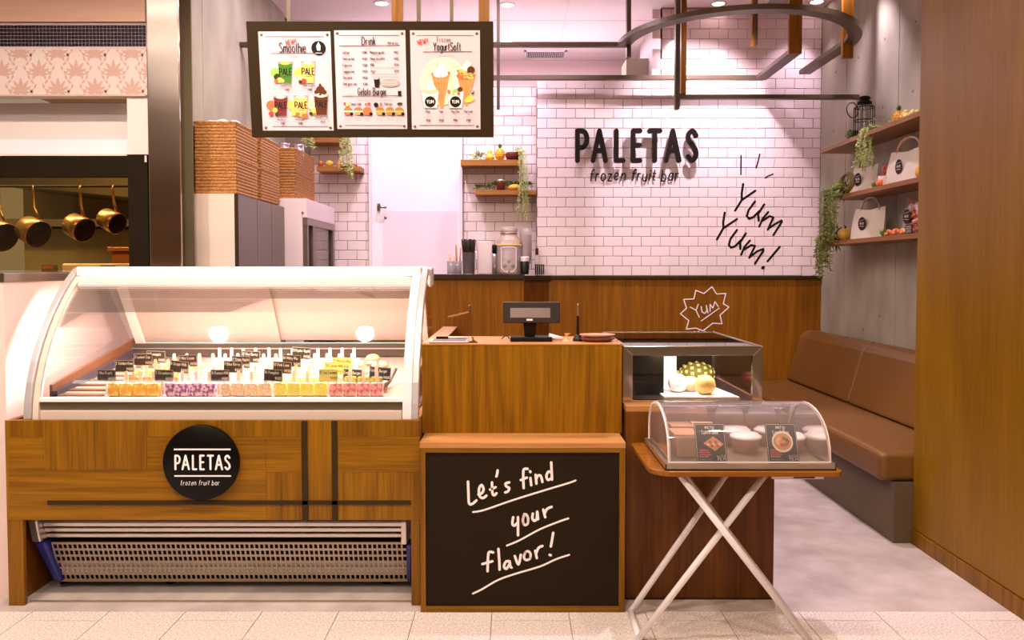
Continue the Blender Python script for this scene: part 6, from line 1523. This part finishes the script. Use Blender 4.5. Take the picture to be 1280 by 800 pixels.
# right wall shelves --------------------------------------------------------
SX = 2.17
RZ = {}
for nm, zb_, y1, lab in (('top', 2.092, 5.67, 'highest wooden shelf on the concrete wall with lantern and pineapple'), ('mid', 1.742, 5.42, 'middle wooden shelf on the concrete wall holding two canvas bags'), ('low', 1.443, 5.69, 'lowest wooden shelf on the concrete wall with a pumpkin')):
    tag(MB().box(SX, XCR - .0005, 3.70, y1, zb_, zb_ + .028).build('wall_shelf', M_shelf, bev=.0015), lab, 'shelf'); RZ[nm] = zb_ + .0285
def ry(px, X=2.27): return X * 1000 / (px - 640)
# lantern
ly = ry(1077, 2.28); t = empty('lantern', (2.28, ly, RZ['top']), 'black wire lantern with a glass chimney on the highest shelf', 'lantern')
rL, hL = .062, .24
for k in range(8):
    a = 2 * pi * k / 8 + .2; ca_, sa_ = math.cos(a), math.sin(a)
    MB().tube([(2.28 + rL*ca_*.95, ly + rL*sa_*.95, RZ['top'] + .012), (2.28 + rL*ca_, ly + rL*sa_, RZ['top'] + .05), (2.28 + rL*ca_, ly + rL*sa_, RZ['top'] + hL*.84), (2.28 + rL*ca_*.5, ly + rL*sa_*.5, RZ['top'] + hL*.96)], .003, 5).build('cage_wire', M_black, t)
for zz_, rr in ((.012, rL*.95), (hL*.84, rL), (hL*.5, rL)): MB().tube([(2.28 + rr*math.cos(a*pi/10), ly + rr*math.sin(a*pi/10), RZ['top'] + zz_) for a in range(20)], .0032, 5, closed=True).build('cage_ring', M_black, t)
MB().lathe([(0, 0), (rL*.95, 0), (rL*.95, .012), (0, .014)], (2.28, ly, RZ['top']), 18).build('lantern_base', M_black, t)
MB().lathe([(.045, hL*.94), (.045, hL*.99), (.033, hL*1.0), (.033, hL*1.07), (.040, hL*1.08), (.030, hL*1.14), (0, hL*1.15)], (2.28, ly, RZ['top']), 16).build('lantern_cap', M_black, t)
MB().lathe([(.026, .02), (.028, .10), (.024, hL*.9)], (2.28, ly, RZ['top']), 14, cap=False).build('glass_chimney', M_acryl, t)
MB().lathe([(.02, .013), (.02, .03), (0, .03)], (2.28, ly, RZ['top']), 12).build('candle', C(240, 230, 240), t)
cc_ = Vector((2.24, ly - .02, RZ['top'] + hL * .84)); MB().tube([cc_ + Vector((-.045 + .05*math.cos(a), .03*math.cos(a), .048*math.sin(a) - .02)) for a in [2*pi*k/20 for k in range(20)]], .0035, 5, closed=True).build('carry_ring', M_black, t)
mb = MB(); yb2 = ry(1063, 2.235); tuft(mb, (2.235, yb2, RZ['top'] + .035), .034, 170, 0, .020, .008, .3); mb.ball((2.235, yb2, RZ['top'] + .032), (.03, .03, .03), 8)
tag(mb.build('round_shrub', M_leafd), 'small round dark green plant left of the lantern', 'plant')
yp = ry(1120, 2.27); pineapple(2.27, yp, RZ['top'], .038, .085, 'pineapple standing on the highest shelf by the wood wall')
mb = MB(); yg = ry(1133, 2.235)
for k in range(22): mb.ball((2.235 + random.uniform(-.03, .03), yg + random.uniform(-.05, .05), RZ['top'] + .012 + random.uniform(0, .028)), .014, 8, rings=5)
tag(mb.build('white_grapes', C(244, 214, 130, .3)), 'bunch of yellow-white grapes beside the pineapple on the highest shelf', 'grapes')
HANG = Vector((-.085, -.01, 0))
hang_plant('trailing_plant', (2.25, ry(1093, 2.24), RZ['top'] + .012), 12, .27, .03, .07, M_leafl, 'pale green trailing plant spilling over the highest shelf front', dens=90, L=.014, w=.004)
# canvas bags
def bag(px, shelf, w, h, lab, lean=.02, turn=0, badge='oval', X=2.24, mat=None, handle=True, name='tote_bag'):
    y = ry(px, X); z = RZ[shelf]; t = empty(name, (X, y, z), lab, 'bag')
    ca_, sa_ = math.cos(turn), math.sin(turn)
    Rv = Vector((sa_, -ca_, 0))   # bag's width direction, to the right in view
    Nv = Vector((-ca_, -sa_, 0))  # faces the room
    c0 = Vector((X, y, z)); m = MB(); nx, nz_ = 8, 8
    for sgn in (1, -1):
        vs = []
        for j in range(nz_ + 1):
            v = j / nz_
            for i in range(nx + 1):
                u = i / nx * 2 - 1; th = (.034 * (1 - v) ** .5 + .008) * (1 - abs(u) ** 3 * .85) + .003 * math.sin(7 * u + 5 * v)
                ww = w / 2 * (1.0 - .12 * v)
                p = c0 + Rv * (u * ww) + Vector((0, 0, v * h * (1 - .04 * math.cos(3*u)))) + Nv * (sgn * th) - Nv * lean * v
                vs.append(p)
        fs = []
        for j in range(nz_):
            for i in range(nx):
                a = j * (nx + 1) + i; fs.append((a, a + 1, a + nx + 2, a + nx + 1) if sgn > 0 else (a, a + nx + 1, a + nx + 2, a + 1))
        m.add(vs, fs, 0, True)
    m.build('bag_body', mat or M_canvas, t)
    if handle:
        for sgn in (1, -1):
            pts = []
            for k in range(9):
                a = pi * k / 8; pts.append(c0 + Rv * (-.055 * math.cos(a) * w / .2 + .01 * sgn) + Vector((0, 0, h * .93 + .085 * math.sin(a) ** .8)) + Nv * (.010 * sgn) - Nv * (lean + .004 * math.sin(a)))
            MB().tube(pts, .0055, 6).build('handle', C(214, 180, 150, .9), t)
    Up = Vector((0, 0, 1)); Ob_ = c0 + Nv * .041 - Nv * lean * .35
    Ob_ = Ob_ + Rv * (-.008)
    bw = .034
    b_ = MB().disc((0, h * .50), bw, Ob_, Rv, Up, .0015, 0, 20, bw * 1.25)
    text(b_, 'PALETAS', 0, h * .475, .013, .0018, Ob_ + Nv * .002, Rv, Up, 0, 1, xs=.75, align='c'); 
    text(b_, 'frozen fruit bar', 0, h * .41, .005, .0007, Ob_ + Nv * .002, Rv, Up, 0, 1, xs=.8, align='c')
    for s_ in (-1, 1): b_.stroke([(-bw*.7, h*.508 + s_*.016), (bw*.7, h*.515 + s_*.022)], .0016, Ob_ + Nv * .002, Rv, Up, 0, 1, 0)
    b_.build('badge', [C(50, 40, 34, .6), C(226, 205, 190)], t)
    return t
bag(1129, 'mid', .40, .19, 'large canvas bag on the middle shelf, nearest the wood wall', turn=.10, X=2.255)
bag(1077, 'mid', .26, .165, 'smaller canvas bag on the middle shelf, under the trailing plant', turn=.25, X=2.255)
bag(1083, 'low', .30, .19, 'canvas bag with black oval badge beside the pumpkin on lowest shelf', turn=.30, X=2.255)
bag(1140, 'low', .20, .21, 'clear gift bag of pink sweets on the lowest shelf', turn=.1, X=2.28, mat=glassmat('wrap_film', (.92, .70, .60), 2.0, .2), handle=False, name='gift_bag')
yq = ry(1140, 2.28); mb = MB()
for k in range(46): mb.ball((2.28 + random.uniform(-.02, .02), yq + random.uniform(-.07, .07), RZ['low'] + .02 + random.uniform(0, .12)), (.012, .014, .010), 6, mi=k % 2, rings=4)
tag(mb.build('sweets', [C(222, 120, 90, .5), C(240, 190, 170, .5)]), 'pink and orange sweets filling the clear gift bag', 'sweets')['kind'] = 'stuff'
# pumpkin
def pumpkin(X, y, z, r, h, mat, lab):
    t = empty('pumpkin', (X, y, z), lab, 'pumpkin'); vs = []; fs = []; n = 32; rings = 9
    for j in range(rings + 1):
        ph = -pi/2 + pi * j / rings
        for k in range(n):
            a = 2*pi*k/n; rr = r * math.cos(ph) ** .8 * (1 - .09 * abs(math.sin(a * 4.5))) if abs(ph) < pi/2 - .01 else r * .08
            vs.append((X + rr*math.cos(a), y + rr*math.sin(a), z + h/2 + h/2*math.sin(ph) * (1 if ph < 0 else .92)))
    for j in range(rings):
        for k in range(n): k2 = (k+1) % n; fs.append((j*n+k, j*n+k2, (j+1)*n+k2, (j+1)*n+k))
    MB().add(vs, fs, 0, True).build('pumpkin_body', mat, t)
    MB().tube([(X, y, z + h*.94), (X, y + .006, z + h*1.08), (X, y + .022, z + h*1.18)], [.008, .005, .004], 7).build('stem', C(60, 54, 26), t)
pumpkin(2.26, ry(1056, 2.26), RZ['low'], .052, .088, C(240, 184, 76, .5), 'yellow pumpkin on the lowest shelf beside the canvas bag')
pumpkin(2.27, ry(1047, 2.26) + .06, RZ['low'], .034, .055, C(150, 90, 34, .5), 'small brown gourd left of the yellow pumpkin')
# upside-down: round red sign on stick, fruit bits
yd = ry(1104, 2.27); sgx = empty('round_stick_sign', (2.27, yd, RZ['mid']), 'round orange-red sign on a stand, middle shelf', 'sign')
Mr = Matrix.Rotation(-pi/2, 3, 'Y'); MB().lathe([(0, -.002), (.042, -.002), (.042, .003), (0, .003)], (2.27, yd, RZ['mid'] + .105), 24, 0, Mr).build('disc', C(206, 92, 50, .6), sgx)
MB().box(2.268, 2.272, yd - .004, yd + .004, RZ['mid'], RZ['mid'] + .066).build('stick', C(206, 92, 50, .6), sgx)
mb = MB(); text(mb, 'FRUIT', 0, .006, .018, .0025, Vector((2.2665, yd, RZ['mid'] + .105)), -YA, ZA, 0, 0, align='c', xs=.9); text(mb, 'BAR', 0, -.020, .018, .0025, Vector((2.2665, yd, RZ['mid'] + .105)), -YA, ZA, 0, 0, align='c', xs=.9)
mb.build('sign_lettering', C(130, 40, 24), sgx)
yd = ry(1102, 2.215); cupo = empty('snack_cup', (2.22, yd, RZ['mid']), 'white cup of orange segments under the round red sign', 'cup')
MB().hexa([(2.195, yd-.035, RZ['mid']), (2.245, yd-.035, RZ['mid']), (2.245, yd+.035, RZ['mid']), (2.195, yd+.035, RZ['mid'])], [(2.20, yd-.04, RZ['mid']+.055), (2.245, yd-.04, RZ['mid']+.055), (2.245, yd+.04, RZ['mid']+.068), (2.20, yd+.04, RZ['mid']+.068)]).build('cup_body', C(240, 215, 215), cupo)
mb = MB()
for k in range(6): mb.ball((2.192, yd - .03 + k * .012, RZ['mid'] + .022), (.008, .006, .018), 8, rings=5)
mb.build('segments', C(240, 120, 60, .4), cupo)['kind'] = 'stuff'
def agave(X, y, z, s, lab):
    mb = MB(); crown(mb, (X, y, z), s, n=16, spread=1.0); tag(mb.build('spiky_plant', noisy('agave', (.14, .28, .05, 1), (.32, .46, .12, 1), 20)), lab, 'plant')
agave(2.215, ry(1091, 2.215), RZ['mid'], .055, 'small spiky green plant between bag and cup, middle shelf')
agave(2.215, ry(1103, 2.215), RZ['low'], .060, 'small spiky green plant right of the bag, lowest shelf')
tag(MB().ball((2.22, ry(1058, 2.21), RZ['mid'] + .026), .026, 14).build('orange', M_orange), 'orange partly hidden behind the smaller bag on the middle shelf', 'orange')
tag(MB().ball((2.24, ry(1149.5, 2.24), RZ['mid'] + .04), (.03, .05, .04), 14).build('papaya', M_orange), 'orange fruit at the wood wall end of the middle shelf', 'fruit')
mb = MB()
for k in range(14): mb.ball((2.205 + .012 * (k % 2), ry(1108 + k * 1.6, 2.21), RZ['low'] + .012 + .008 * (k % 3)), (.014, .016, .012), 8, mi=k % 2, rings=5)
tag(mb.build('candied_fruit', [C(240, 130, 60, .4), C(246, 190, 160, .4)]), 'row of orange candied fruit pieces on the lowest shelf front', 'sweets')['kind'] = 'stuff'
yd = ry(1137, 2.20); t = empty('shelf_card', (2.195, yd, RZ['low']), 'small black card standing on the lowest shelf', 'card')
MB().box(2.19, 2.194, yd - .035, yd + .04, RZ['low'], RZ['low'] + .052).build('card', C(66, 52, 42), t)
mb = MB()
for k in range(4): mb.box(2.1885, 2.1895, yd - .026, yd + .028, RZ['low'] + .010 + k*.010, RZ['low'] + .013 + k*.010)
mb.build('card_writing', C(220, 196, 180), t)
# wreath basket and hanging greenery at the far ends
yw = ry(1042, 2.24); yw = min(yw, 5.36)
wz_ = RZ['mid']
hb = empty('ring_basket', (2.23, 5.30, wz_), 'twisted vine basket with trailing green moss at the left end of middle shelf', 'plant')
for k in range(3): MB().tube([(2.20 + .01*k, 5.30 + (.085 + .008*k)*math.cos(a), wz_ + .07 + (.062 + .006*k)*math.sin(a)) for a in [2*pi*q_/24 for q_ in range(24)]], .006, 6, closed=True).build('vine_ring', C(120, 96, 46, .8), hb)
MB().lathe([(.02, .003), (.055, .02), (.062, .05), (.055, .05), (.0, .03)], (2.235, 5.30, wz_), 16, cap=False).build('vine_bowl', C(130, 100, 56, .8), hb)
mb = MB(); tuft(mb, (2.21, 5.30, wz_ + .05), .06, 160, 0, .05, .006, .3); mb.build('leaf_clump', M_leaf, hb)
for i in range(20):
    y = 5.38 + random.uniform(-.11, .12); l = .34 * random.uniform(.6, 1); x = 2.13 + random.uniform(-.03, .02)
    m = MB(); strand(m, [(2.2, 5.31, wz_ + .06), (x, y, wz_ + .04), (x, y + .01, wz_ - l*.4), (x, y + random.uniform(-.02, .02), wz_ - l)], 60, 0, .03, .004); m.build('trailing_stem', M_leaf, hb)
pl = empty('trailing_plant', (2.23, 5.60, RZ['low']), 'dark green trailing plant hanging off the left end of lowest shelf', 'plant')
mb = MB(); tuft(mb, (2.22, 5.56, RZ['low'] + .03), .07, 170, 0, .05, .008, .4); mb.build('leaf_clump', M_leaf, pl)
for i in range(14):
    y = 5.56 + random.uniform(-.15, .10); l = .28 * random.uniform(.5, 1); x = 2.14 + random.uniform(-.02, .02)
    m = MB(); strand(m, [(2.21, 5.58, RZ['low'] + .03), (x, y, RZ['low'] + .025), (x, y + .01, RZ['low'] - l*.4), (x, y + random.uniform(-.02, .02), RZ['low'] - l)], 50, 0, .026, .006); m.build('trailing_stem', M_leaf, pl)
